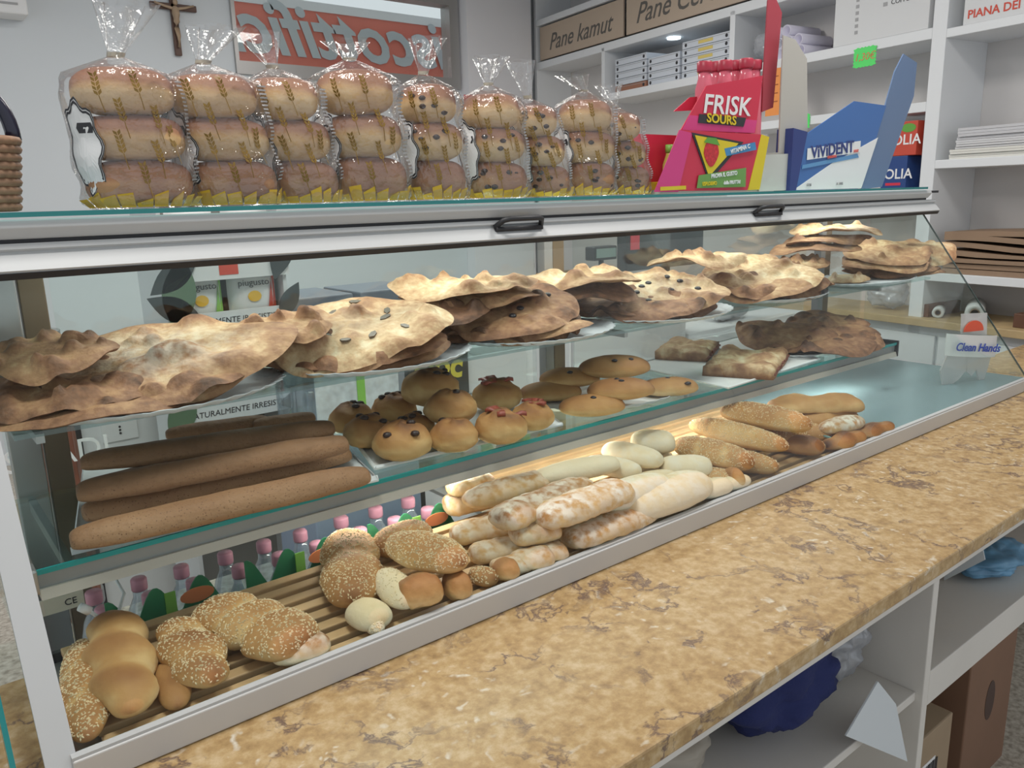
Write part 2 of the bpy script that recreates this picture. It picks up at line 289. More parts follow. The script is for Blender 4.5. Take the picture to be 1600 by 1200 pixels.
# middle glass shelf on its rail, narrow upper shelf
ZS, YS, XS = 1.1195, 1.26, 2.62
part(MB().box((XL+.02, YS+.002, ZS-.008), (XS, YB-.03, ZS)), 'glass_shelf', clear_mat('shelf_glass', tint=(.86, .96, .95), gloss=.1, edge=.5))
part(MB().box((XL+.02, YS-.002, ZS-.008), (XS, YS+.0015, ZS)), 'polished_edge', mat('bright_glass_edge', (.01, .30, .30), .15))
part(MB().box((XL+.02, YS+.004, ZS-.031), (XS, YS+.016, ZS-.009)), 'shelf_rail', ALUG)  # upper half of the shelf profile, its shadow put into the darker grey
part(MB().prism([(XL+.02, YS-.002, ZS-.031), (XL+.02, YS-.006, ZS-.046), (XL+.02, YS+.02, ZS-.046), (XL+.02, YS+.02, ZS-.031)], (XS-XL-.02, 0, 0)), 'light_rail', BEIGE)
part(MB().box((XL-.002, YS-.008, ZS-.036), (XL+.02, YS+.03, ZS+.002)), 'shelf_bracket', STEEL, bevel=.003)
part(MB().box((XS, YS-.006, ZS-.046), (XS+.008, YS+.05, ZS+.006)), 'shelf_end_cap', DARK)
for x in (XL+.06, 1.45, 2.6): part(MB().box((x, YS+.02, ZS-.03), (x+.012, YB-.022, ZS-.009)), 'shelf_arm', STEEL)
ZU = 1.296
part(MB().box((XL+.03, 1.36, ZU-.008), (XR-.04, YB-.03, ZU)), 'upper_glass_shelf', clear_mat('shelf_glass', tint=(.86, .96, .95)))
for x in (XL+.06, 1.45, 2.72): part(MB().box((x, 1.38, ZU-.024), (x+.012, YB-.022, ZU-.009)), 'shelf_arm', STEEL)
# the deck: steel tray, a wide blue-grey plate in the last bay
ZD = .934
STEELB = mat('blue_grey_plate', (.30, .43, .46), .25, metal=.35)
XM = .99
part(MB().box((XL, 1.025, .9215), (XM, 1.345, ZD-.004)), 'deck_tray', STEEL); part(MB().box((XM, 1.025, .9215), (2.13, 1.62, ZD-.004)), 'deck_tray', STEEL)
part(MB().box((XL, 1.335, .9215), (XM, 1.345, ZD+.012)), 'deck_lip', DARK)
part(MB().box((XM, 1.346, .651), (XR, 1.62, .9214)), 'plinth', WHITE)
part(MB().box((2.135, 1.025, .9215), (XR, 1.62, .962)), 'deck_plate', STEELB)
for pa in ((943, 862), (1335, 702)):
    x = at_z(*pa, .966).x
    part(MB().prism([(x, gy(.967)+.008, .967), (x, 1.33, .936), (x, 1.33, 1.005), (x, gy(.967)+.012, .975)], (.006, 0, 0)), 'glass_divider', GLASS)
    part(MB().prism([(x, gy(.975)+.006, .9752), (x, 1.33, 1.0052), (x, 1.33, 1.009), (x, gy(.975)+.006, .979)], (.006, 0, 0)), 'divider_edge', mat('pale_glass_edge', (.22, .42, .42), .15))
# light tubes of the case
LEDM = mat('led_tube', (1, .96, .88), .4, emit=4)
for nm, y, z, x0, x1, pw, rx in (('light_tube', 1.52, 1.59, .3, 3.0, 3.4, 0), ('light_tube', 1.36, ZS-.05, .6, 2.55, 4, 0)):
    part(MB().tube([(x0, y, z), (x1, y, z)], .006, 8), nm, LEDM)
    area('led_strip_light', ((x0+x1)/2, y, z-.012), x1-x0, .02, pw, (0, 0, 0), (1, .97, .92))
# wooden duckboards
for x0, x1 in ((XL+.04, at_z(943, 862, .95).x-.01), (at_z(943, 862, .95).x+.012, 2.12)):
    dk = empty('wooden_duckboard', ((x0+x1)/2, 1.19, ZD), 0, 'slatted wooden duckboard on the case deck, ' + ('under the sesame loaves' if x0 < .5 else 'under the ciabatta and sesame baguettes'), 'duckboard')
    SL = mat('beech_slat', (.62, .40, .20), .5, vary=.15, vscale=14)
    for k in range(8 if x0 < .5 else 15):
        y = 1.032 + k*.0395 - 1.19
        MB().box((-(x1-x0)/2, y, .008), ((x1-x0)/2, y+.024, .02)).build('slat', SL, dk, bevel=.002)
    for xx in (-(x1-x0)/2+.05, 0, (x1-x0)/2-.07): MB().box((xx, -.15, 0), (xx+.03, .14 if x0 < .5 else .4, .0079)).build('batten', SL, dk)
# white lead and rating label under the shelf at the left end
a = at_y(140, 955, 1.30); b2 = at_y(180, 975, 1.34)
b = MB(); b.tube([a, a*.55+b2*.45+Vector((0, 0, -.004)), b2, b2+Vector((.03, .06, .02)), b2+Vector((.03, .14, .03))], .003, 8); b.tube([a+Vector((-.012, 0, .012)), a], .007, 10)
tag(b.build('power_lead', PAPER, None, True), 'white power lead hanging under the middle shelf end', 'cable')
c = at_y(95, 945, 1.42); o = MB().box((c.x-.035, 1.42, c.z-.012), (c.x+.035, 1.424, c.z+.015)).build('rating_label', mat('label_cream', (.70, .66, .55), .6)); tag(o, 'cream rating label with a CE mark near the white lead', 'label')
text('CE', 'mark', DARK, basis((c.x+.015, 1.4195, c.z+.001), (1, 0, 0), (0, 0, 1)), .016, o)
# ============================================================ bread
def setattrs(me, toast, flour):
    a = me.attributes.new('toast', 'FLOAT', 'POINT'); a.data.foreach_set('value', toast)
    a = me.attributes.new('flour', 'FLOAT', 'POINT'); a.data.foreach_set('value', flour)
def nz(p, s, seed): return noise.noise(Vector(p) * s + Vector((seed * 3.1, seed * 1.7, seed * .9)))
def loaf_mesh(name, L, W, Hh, seed, p=2.4, nu=26, nv=22, lump=.06, twist=0, tw_amp=0, crease=(), cr_amp=.18, slash=0, toast=(.15, .5), flour=0, flat=.35, sq=2, rough_=0):
    """a loaf lying along x, underside at z=0. crease: places along the length that are pinched in; slash: number of slanted cuts"""
    V = []; T = []; Fl = []
    for i in range(nu + 1):
        u = -1 + 2 * i / nu; uu = math.sin(u * PI / 2)
        r = max(0, 1 - abs(uu) ** p) ** (1 / p) if abs(uu) < 1 else 0
        for c in crease: r *= 1 - cr_amp * math.exp(-((uu - c) / .10) ** 2)
        for k in range(nv):
            a = 2 * PI * k / nv; cy, sz = math.cos(a), math.sin(a)
            if sq != 2: cy = math.copysign(abs(cy) ** (2/sq), cy); sz = math.copysign(abs(sz) ** (2/sq), sz)
            rr = r
            tw = math.sin(twist * PI * uu + a) if twist else 0
            if twist: rr *= 1 + tw_amp * tw
            y = cy * rr * W / 2; z = sz * rr * Hh / 2
            z = z if z > 0 else z * (1 - flat)
            q = Vector((uu * L / 2, y, z))
            n = nz(q, 16, seed) * lump + nz(q, 45, seed + 5) * lump * .35 + (nz(q, 110, seed + 7) * rough_)
            q = q + Vector((0, cy, sz)) * n * W * .5 * (1 if r > .05 else .3)
            top = max(0, sz); t = toast[0] + (toast[1] - toast[0]) * top ** .8 + nz(q, 12, seed + 2) * .16
            if abs(uu) > .8: t += (abs(uu) - .8) * .6
            cut = 0
            if slash:
                ph = (uu * slash * .5 + cy * .35 * (1 if slash > 1 else .3)) % 1.0
                cut = math.exp(-((ph - .5) / .09) ** 2) * max(0, sz) ** .5 * (abs(uu) < .86)
                q.z -= cut * Hh * .07; t -= cut * .32
            if twist: t += .16 * tw * top
            for c in crease: t -= .25 * math.exp(-((uu - c) / .07) ** 2)
            f = flour * (.55 + .45 * top + nz(q, 30, seed + 9) * .7)
            V.append(q); T.append(t); Fl.append(max(0, min(1, f)))
    fs = [(i*nv+k, i*nv+(k+1) % nv, (i+1)*nv+(k+1) % nv, (i+1)*nv+k) for i in range(nu) for k in range(nv)]
    zmin = min(v.z for v in V)
    for v in V: v.z -= zmin
    me = bpy.data.meshes.new(name); me.from_pydata([tuple(v) for v in V], [], fs); me.update()
    me.polygons.foreach_set('use_smooth', [True] * len(me.polygons)); setattrs(me, T, Fl)
    return me
SEEDME = {}
def sesame(parent, me, n, seed, zmin=.45, size=.0016):
    """seeds scattered on the upper skin: one part that nobody could count"""
    rnd = random.Random(seed); b = MB(); zt = max(v.co.z for v in me.vertices); fs = [f for f in me.polygons if f.center.z > zt * zmin and f.normal.z > .1]
    if not fs: return
    ws = [f.area for f in fs]
    for f in rnd.choices(fs, ws, k=n):
        vs = [me.vertices[i].co for i in f.vertices]; a, c = rnd.random(), rnd.random()
        p = (vs[0] * (1-a) + vs[1] * a) * (1-c) + (vs[3] * (1-a) + vs[2] * a) * c
        nn = f.normal; u = nn.orthogonal().normalized(); u.rotate(Matrix.Rotation(rnd.random() * 6.3, 3, nn)); v = nn.cross(u)
        s = size * rnd.uniform(.8, 1.2)
        b.add([p + u*s*1.5, p + v*s*.8, p - u*s*1.5, p - v*s*.8, p + nn*s*.9], [(0, 1, 4), (1, 2, 4), (2, 3, 4), (3, 0, 4)])
    o = b.build('sesame_seeds', SEED, parent); o['kind'] = 'stuff'; return o
SEEDN = [100]
def loaf(name, p0, p1, z, wpx, label, cat='bread', group=None, hf=.75, mt=None, pitch=None, roll=0, seeds=0, wm=None, mod=False, **kw):
    """p0, p1: ends of the long axis seen in the photograph, z: height of the underside"""
    SEEDN[0] += 1; sd = SEEDN[0]
    zc = z + .025
    A = at_z(*p0, zc); B = at_z(*p1, zc)
    W = wm or wpx * mpp((A + B) / 2)
    zc = z + W * hf * .46; A = at_z(*p0, zc); B = at_z(*p1, zc); W = wm or wpx * mpp((A + B) / 2)
    if z < ZS - .03 and A.x > 1.0: W *= 1.18
    if z < ZS - .03:                                        # bottom tier: keep the loaf between the front glass and the back of the deck
        lo = 1.03 + .35 * max(0, gy(z + W * hf * .4) - 1.03); hi = 1.61 if A.x > 1.0 else 1.41
        for P, Q in ((A, B), (B, A)):
            e = W * .04
            if P.y < lo + e and Q.y > P.y + .02: P += (Q - P) * min(.6, (lo + e - P.y) / (Q.y - P.y))
            if P.y > hi - e and Q.y < P.y - .02: P += (Q - P) * min(.6, (P.y - hi + e) / (P.y - Q.y))
    c = (A + B) / 2; d = B - A; L = d.length
    if z < ZS - .03:
        u = d.normalized(); ext = (abs(u.y) * L + abs(u.x) * W) / 2 * .62
        if c.y - ext < lo: sh = (lo - c.y + ext); c += Vector((c.x / c.y, 1, 0)) * sh
    if L < W * .5: L = W
    me = loaf_mesh(name, L, W, W * hf, sd, **kw)
    o = link(name, me, mt or CRUST); o.location = (c.x, c.y, z); o.rotation_euler = (roll, pitch or 0, math.atan2(d.y, d.x))
    tag(o, label, cat, group)
    if seeds: sesame(o, me, seeds, sd)
    return o
ZL = ZD + .0202                                            # top of the duckboards
g = 'sesame breads in the bottom tier'
loaf('sesame_baguette', (128, 1000), (140, 1235), ZL, 74, 'long sesame baguette lying against the case end', hf=.7, seeds=900, toast=(.3, .5), slash=3)
loaf('twisted_loaf', (172, 955), (228, 1215), ZL+.004, 100, 'smooth plain twisted white loaf with no seeds beside the sesame baguette', hf=.72, twist=3.2, tw_amp=.13, toast=(.12, .46), lump=.05, nu=40)
loaf('crusty_loaf', (262, 1030), (290, 1160), ZL, 52, 'narrow brown loaf squeezed between the two twisted loaves', hf=.7, toast=(.3, .6))
loaf('sesame_twist', (268, 972), (372, 1118), ZL+.004, 92, 'twisted loaf with bands of sesame beside the smooth twisted loaf', hf=.68, twist=2.6, tw_amp=.12, toast=(.2, .55), seeds=700, nu=36)
loaf('sesame_pull_apart_loaf', (322, 945), (486, 1005), ZL+.002, 122, 'broad sesame loaf with deep creases making four lobes', hf=.58, crease=(-.33, .2), cr_amp=.26, toast=(.18, .5), seeds=1300, p=3.2, nu=36)
loaf('marbled_roll', (424, 1068), (522, 1038), ZL, 62, 'white roll with reddish brown marbled crust by the case rail', hf=.75, toast=(-.1, .5), flour=.7, lump=.1, rough_=.06, nu=36, nv=32)
loaf('sesame_double_roll', (545, 832), (552, 935), ZL+.002, 96, 'two-lobed sesame roll with a pale split across its middle', hf=.62, crease=(-.05,), cr_amp=.24, toast=(.2, .58), seeds=1100, p=3)
loaf('sesame_roll', (588, 855), (668, 822), ZL+.004, 72, 'golden sesame roll behind the big oval sesame roll', hf=.75, toast=(.3, .55), seeds=500)
loaf('big_sesame_roll', (612, 838), (742, 885), ZL+.036, 88, 'big oval sesame roll lying on top of other rolls', hf=.66, toast=(.05, .48), seeds=1000, p=2.2)
loaf('pale_roll', (596, 893), (665, 968), ZL+.012, 62, 'pale roll with a sesame-dusted shoulder under the big oval sesame roll', hf=.75, toast=(-.1, .22), seeds=220, mt=PALE)
loaf('crusty_roll', (640, 962), (722, 942), ZL+.010, 76, 'wrinkled brown roll leaning on the pale roll', hf=.8, toast=(.15, .62), lump=.1, rough_=.06, nu=36, nv=32)
loaf('pale_roll', (552, 945), (632, 985), ZL, 66, 'pale golden roll in front of the two-lobed sesame roll', hf=.75, toast=(-.05, .3), mt=PALE)
loaf('pale_roll', (572, 1000), (648, 985), ZL, 44, 'small pale roll end with sesame touching the bottom rail', hf=.8, toast=(-.1, .15), seeds=120, mt=PALE)
loaf('crusty_roll', (692, 935), (800, 912), ZL, 62, 'wrinkled brown roll between the leaning roll and the ciabatta, wider one', hf=.8, toast=(.2, .58), lump=.1, rough_=.06, nu=36, nv=32)
loaf('crusty_roll', (770, 908), (868, 886), ZL, 50, 'flatter brown roll in front of the ciabatta stack', hf=.8, toast=(.25, .6), lump=.1, rough_=.06, nu=36, nv=32)
loaf('sesame_roll', (735, 893), (775, 905), ZL, 40, 'small sesame roll peeping out behind the brown rolls', hf=.8, toast=(.3, .6), seeds=200)
cg = 'floured ciabatta stacked behind the glass divider'
cl = 'floured ciabatta loaf with a dusty wrinkled crust in the stack'
for p0, p1, z, wp in (((695, 790), (770, 775), ZL, 58), ((705, 835), (800, 815), ZL, 58), ((735, 868), (830, 850), ZL, 54), ((800, 882), (900, 862), ZL, 54), ((845, 890), (940, 868), ZL, 50),
                      ((700, 762), (770, 748), ZL+.045, 52), ((728, 782), (862, 745), ZL+.05, 56), ((800, 838), (870, 822), ZL+.03, 56), ((770, 890), (830, 875), ZL, 46), ((905, 800), (985, 775), ZL+.02, 52)):
    loaf('ciabatta', p0, p1, z, wp, cl, group=cg, hf=.72, p=4, toast=(.1, .38), flour=.6, lump=.13, rough_=.05, nu=40, nv=32)
loaf('ciabatta', (775, 815), (920, 757), ZL+.058, 66, 'floured ciabatta with a torn open brown ridge along the top', hf=.7, p=4, toast=(.15, .62), flour=.6, lump=.18, slash=1, rough_=.06, nu=44, nv=36)
loaf('ciabatta', (838, 850), (982, 790), ZL+.052, 74, 'large dusty grey-white ciabatta on top of the stack beside the torn one', hf=.7, p=4, toast=(.1, .3), flour=.9, lump=.14, rough_=.06, nu=44, nv=36)
loaf('ciabatta', (880, 885), (1025, 825), ZL+.004, 66, 'floured ciabatta lying low along the bottom rail', hf=.7, p=4, toast=(.15, .4), flour=.7, lump=.13, rough_=.06, nu=44, nv=36)
loaf('white_loaf', (968, 838), (1105, 782), ZL+.004, 74, 'smooth floury white loaf with a rounded end by the bottom rail', hf=.75, p=3, toast=(.05, .35), flour=.5, mt=PALE)
loaf('white_loaf', (925, 790), (1040, 752), ZL+.03, 58, 'floury white loaf behind the rounded-end loaf', hf=.75, p=3, toast=(0, .25), flour=.7, mt=PALE)
loaf('butter_loaf', (835, 748), (965, 722), ZL+.062, 40, 'long pale yellow loaf lying over the ciabatta', hf=.8, p=3, toast=(-.15, .1), mt=PALE)
for p0, p1, z, wp, lb in (((915, 722), (1000, 738), ZL+.04, 38, 'short floury loaf with a browned tip behind the yellow loaf'), ((945, 700), (1032, 722), ZL+.045, 42, 'floury split loaf under the middle shelf rail'),
                          ((985, 690), (1055, 690), ZL+.05, 48, 'blunt white loaf end pointing at the post'), ((1030, 730), (1112, 728), ZL+.02, 46, 'round-ended white loaf next to the sesame baguettes')):
    loaf('white_loaf', p0, p1, z, wp, lb, hf=.78, p=3, toast=(-.05, .2), flour=.5, mt=PALE)
yg = 'small yellow rolls by the bottom rail'
for p0, p1, wp in (((1025, 752), (1075, 745), 36), ((1060, 768), (1112, 752), 34), ((1085, 785), (1140, 768), 36), ((1030, 780), (1085, 770), 34), ((1120, 785), (1170, 770), 28)):
    loaf('small_roll', p0, p1, ZL+.004, wp, 'small pale yellow roll between white loaves and sesame baguettes', group=yg, hf=.85, toast=(-.1, .25), mt=PALE)
loaf('small_roll', (1135, 762), (1190, 752), ZL+.006, 38, 'small roll with a shiny brown top in front of the sesame baguettes', hf=.85, toast=(0, .55))
sg = 'sesame baguettes in the bottom tier'
loaf('sesame_baguette', (1078, 742), (1225, 760), ZL, 40, 'lowest sesame baguette, mostly under the others', hf=.75, toast=(.25, .45), seeds=500)
loaf('sesame_baguette', (1056, 692), (1252, 748), ZL+.022, 56, 'sesame baguette with long slanted cuts, in front of the pile', hf=.72, toast=(.2, .48), seeds=1000, slash=3)
loaf('sesame_baguette', (1080, 660), (1285, 712), ZL+.036, 46, 'smooth sesame baguette in the middle of the pile', hf=.75, toast=(.1, .4), seeds=1000)
loaf('sesame_baguette', (1128, 640), (1285, 668), ZL+.062, 50, 'sesame baguette with a pale ridge on top of the pile', hf=.75, toast=(.15, .5), seeds=700, slash=1)
for p0, p1, wp, lb in (((1092, 712), (1262, 735), 46, 'sesame baguette under the one with slanted cuts'), ((1120, 672), (1292, 700), 46, 'sesame baguette under the smooth middle one'), ((1150, 655), (1300, 680), 44, 'sesame baguette under the pale-ridged top one')):
    loaf('sesame_baguette', p0, p1, ZL, wp, lb, hf=.75, toast=(.22, .48), seeds=500)
for p0, p1, wp, lb in (((905, 812), (1000, 785), 50, 'white loaf buried under the floury white loaf'), ((965, 770), (1060, 745), 48, 'white loaf buried between the floury loaf and the small yellow rolls'), ((960, 735), (1045, 712), 46, 'white loaf buried under the split floury loaf')):
    loaf('white_loaf', p0, p1, ZL, wp, lb, hf=.8, p=3, toast=(0, .3), flour=.5, mt=PALE)
loaf('brown_baguette', (1225, 692), (1330, 705), ZL+.004, 42, 'dark brown baguette half hidden behind the sesame baguettes', hf=.75, toast=(.4, .7))
loaf('focaccia_piece', (1205, 640), (1338, 630), ZL+.048, 62, 'golden bumpy focaccia piece behind the baguette pile', hf=.45, p=4, toast=(.15, .42), lump=.2)
loaf('focaccia_piece', (1230, 665), (1325, 650), ZL+.004, 60, 'shaded focaccia piece under the golden bumpy one', hf=.6, p=4, toast=(.3, .5), lump=.15)
loaf('floured_roll', (1282, 672), (1346, 656), ZL+.022, 34, 'small floured roll beside the blue-grey deck plate', hf=.75, toast=(.2, .45), flour=.95)
for p0, p1, wp, lb in (((1290, 712), (1345, 690), 32, 'dark twisted crust end touching the bottom rail'), ((1330, 700), (1392, 678), 28, 'reddish twisted crust end at the end of the duckboard')):
    loaf('crust_end', p0, p1, ZL, wp, lb, hf=.7, toast=(.4, .7), twist=2, tw_amp=.15)
# ------------------------------------------------------------ middle shelf
ZM = ZS + .0005
def tray_rect(name, px, z, label, mt, lip=.006):
    P = [at_z(*q, z) for q in px]; c = sum(P, Vector()) / 4
    o = empty(name, c, 0, label, 'tray'); P = [p - c for p in P]
    MB().prism([(p.x, p.y, 0) for p in P], (0, 0, .002)).build('base', mt, o)
    b = MB()
    for i in range(4):
        a, d = P[i], P[(i+1) % 4]; n = Vector((-(d-a).y, (d-a).x, 0)).normalized() * .004
        b.prism([(a.x, a.y, .002), (d.x, d.y, .002), (d.x+n.x, d.y+n.y, lip), (a.x+n.x, a.y+n.y, lip)], (0, 0, .0015))
    b.build('rim', mt, o); return o
def tray_oval(name, c, rx, ry, rz, z, label, mt, wave=28):
    o = empty(name, (c[0], c[1], z), rz, label, 'tray'); n = 112
    rim = [(rx*(1+.02*math.cos(wave*2*PI*k/n))*math.cos(2*PI*k/n), ry*(1+.025*math.cos(wave*2*PI*k/n))*math.sin(2*PI*k/n)) for k in range(n)]
    inn = [(.9*x, .88*y) for x, y in rim]
    mesh('base', [(x, y, 0) for x, y in inn] + [(x, y, .002) for x, y in inn], [tuple(reversed(range(n))), tuple(range(n, 2*n))] + [(i, (i+1) % n, n+(i+1) % n, n+i) for i in range(n)], mt, o)
    mesh('scalloped_rim', [(x, y, .0015) for x, y in inn] + [(x, y, .012) for x, y in rim] + [(x, y, .0105) for x, y in rim] + [(x, y, 0) for x, y in inn],
         [(i, (i+1) % n, n+(i+1) % n, n+i) for i in range(n)] + [(n+i, n+(i+1) % n, 2*n+(i+1) % n, 2*n+i) for i in range(n)] + [(2*n+i, 2*n+(i+1) % n, 3*n+(i+1) % n, 3*n+i) for i in range(n)], mt, o, True)
    return o
tray_rect('plastic_tray', [(112, 868), (592, 752), (505, 668), (130, 728)], ZM, 'white plastic tray under the long wholegrain loaves', WHITE, .01)
zt = ZM + .0025
wg = 'long wholegrain loaves on the white tray'
for p0, p1, z, wp in (((108, 842), (575, 738), zt, 62), ((128, 800), (545, 705), zt, 58), ((150, 760), (520, 680), zt, 50)):
    loaf('wholegrain_loaf', p0, p1, z, wp, 'long brown wholegrain loaf in the bottom layer on the white tray', group=wg, hf=.8, p=5, mt=GRAIN, toast=(.15, .45), lump=.07, nu=40)
for p0, p1, z, wp in (((118, 768), (542, 690), zt+.042, 58), ((125, 722), (522, 666), zt+.042, 50)):
    loaf('wholegrain_loaf', p0, p1, z, wp, 'long brown wholegrain loaf in the upper layer on the white tray', group=wg, hf=.8, p=5, mt=GRAIN, toast=(.3, .7), lump=.07, nu=40)
for p0, p1, wp in (((258, 678), (420, 655), 34), ((395, 664), (492, 650), 30)):
    loaf('wholegrain_loaf', p0, p1, zt+.05, wp, 'short wholegrain loaf at the back of the white tray', group=wg, hf=.8, p=4, mt=GRAIN, toast=(.2, .6))
tray_rect('paper_tray', [(585, 735), (880, 665), (800, 605), (525, 655)], ZM, 'pale paper tray under the raisin and bacon buns', PAPER)
def bun(name, c, rpx, z, label, group, kind, seed):
    p = at_z(*c, z + .03); R = rpx * mpp(p); rnd = random.Random(seed)
    V = []; T = []; nu, nv = 14, 26
    sw = rnd.random() * 6
    for i in range(nu + 1):
        a = PI * i / nu; zz = math.cos(a); rr = math.sin(a)
        for k in range(nv):
            th = 2 * PI * k / nv; q = Vector((rr * math.cos(th), rr * math.sin(th), zz))
            zf = zz * (.74 if zz > 0 else .52)
            spiral = math.sin(2 * (th + sw) - rr * 7) * max(0, zz) ** .6 * .07
            n = 1 + .05 * nz(q, 2.2, seed) + .03 * nz(q, 6, seed)
            V.append(Vector((q.x * n, q.y * n, zf * n + spiral)) * R)
            T.append(.2 + .56 * max(0, zz) ** 1.1 + (spiral * 2.2) + .12 * nz(q, 4, seed + 3) + (.12 if kind == 'dark' else 0))
    zmin = min(v.z for v in V)
    V = [v - Vector((0, 0, zmin)) for v in V]
    me = bpy.data.meshes.new(name); me.from_pydata([tuple(v) for v in V], [], [(i*nv+k, (i+1)*nv+k, (i+1)*nv+(k+1) % nv, i*nv+(k+1) % nv) for i in range(nu) for k in range(nv)]); me.update()
    me.polygons.foreach_set('use_smooth', [True] * len(me.polygons)); setattrs(me, T, [0] * len(V))
    o = link(name, me, CRUST); o.location = (p.x, p.y, z); o.rotation_euler = (0, 0, rnd.random() * 6); tag(o, label, 'bun', group)
    for k in range(rnd.randint(4, 6) if kind != 'plain' else 1):
        a = rnd.random() * 6.3; e = rnd.uniform(.25, .75); d = Vector((math.cos(a)*e, math.sin(a)*e, math.sqrt(1-e*e)*.74)) * R * 1.0; d.z += -zmin
        if kind == 'bacon':
            b = MB(); s = R*.3; b.add([d+Vector((s*x*math.cos(a)-s*.5*y*math.sin(a), s*x*math.sin(a)+s*.5*y*math.cos(a), zz+R*.05*math.sin(3*x))) for zz in (-.003, .003) for x in (-1, -.3, .4, 1) for y in (-1, 1)], [(0, 2, 3, 1), (2, 4, 5, 3), (4, 6, 7, 5), (8, 9, 11, 10), (10, 11, 13, 12), (12, 13, 15, 14), (0, 1, 9, 8), (6, 14, 15, 7), (0, 8, 10, 2), (2, 10, 12, 4), (4, 12, 14, 6), (1, 3, 11, 9), (3, 5, 13, 11), (5, 7, 15, 13)])
            b.build('bacon_piece', mat('bacon', (.30, .06, .035), .4), o, True)
        else: MB().lathe([(.0005, -.006), (.007, -.004), (.0095, 0), (.007, .004), (.0005, .006)], d, 8).build('raisin', RAISIN, o, True)
    return o
zb = ZM + .0025
RG = 'raisin buns on the paper tray'; RL = ['raisin bun at the front corner of the paper tray', 'raisin bun between the front corner bun and the wholegrain loaves', 'raisin bun standing closest to the wholegrain loaves', 'raisin bun under the topmost studded bun', 'small raisin bun tucked into the middle of the pile']
for i, (c, r, z) in enumerate((((629, 694), 47, zb), ((576, 676), 40, zb), ((550, 655), 37, zb), ((616, 640), 36, zb), ((650, 662), 30, zb))): bun('raisin_bun', c, r, z, RL[i], RG, 'raisin', i)
bun('plain_bun', (708, 682), 40, zb, 'golden spiral bun with hardly a raisin showing, at the tray front', None, 'plain', 21)
bun('raisin_bun', (672, 612), 46, zb+.045, 'topmost bun of the pile, studded with many large raisins', None, 'raisin', 22)
bun('plain_bun', (704, 640), 42, zb+.030, 'smooth round-topped bun lying on the other buns', None, 'plain', 23)
BG = 'bacon buns on the paper tray'; BL = ['bacon-topped bun beside the nearly raisin-free front bun', 'bacon-topped bun standing closest to the flat olive buns', 'bacon-topped bun at the back of the paper tray']
for i, (c, r) in enumerate((((783, 670), 42), ((832, 650), 35), ((776, 622), 40))): bun('bacon_bun', c, r, zb, BL[i], BG, 'bacon', 30 + i)
pc = at_z(955, 622, ZM); tray_oval('paper_plate', (pc.x, pc.y), .21, .12, -.15, ZM, 'oval paper plate under the flat olive buns', PAPER)
OG = 'flat olive buns on the oval plate'; OL_ = ['flat brown bun lying closest to the bacon buns', 'flat brown bun at the front rim of the oval plate', 'flat brown bun with olives closest to the focaccia slabs', 'flat brown bun resting on the one closest to the bacon buns', 'flat brown bun lying across the front one', 'topmost flat brown bun on the oval plate']
def flatbun(c, wpx, hpx, z, n_ol, seed):
    p = at_z(*c, z + .015); W = wpx * mpp(p)
    me = loaf_mesh('olive_bun', W, W * .72, W * .36, seed, p=2.2, toast=(.18, .6), lump=.03)
    o = link('olive_bun', me, CRUST); o.location = (p.x, p.y, z); o.rotation_euler = (0, 0, -.55); tag(o, OL_[seed-60], 'bun', OG); rnd = random.Random(seed); zt_ = max(v.co.z for v in me.vertices)
    for k in range(n_ol):
        x, y = rnd.uniform(-.28, .28) * W, rnd.uniform(-.3, .05) * W
        MB().lathe([(.001, -.004), (.006, -.002), (.008, .001), (.004, .004), (.001, .0045)], (x, y, zt_ * (1 - 1.4*(x*x+y*y)/(W*W)) - .002), 10).build('olive', OLIVE, o, True)
for i, (c, wd, z, n) in enumerate((((860, 616), 98, zb, 0), ((925, 638), 104, zb, 1), ((1045, 607), 92, zb, 3), ((890, 594), 95, zb+.026, 1), ((970, 612), 106, zb+.026, 2), ((960, 580), 112, zb+.045, 2))): flatbun(c, wd, 45, z, n, 60 + i)
tray_rect('paper_sheet', [(985, 572), (1138, 608), (1282, 562), (1150, 528)], ZM, 'white paper sheet under the stuffed focaccia slabs', PAPER, .004)
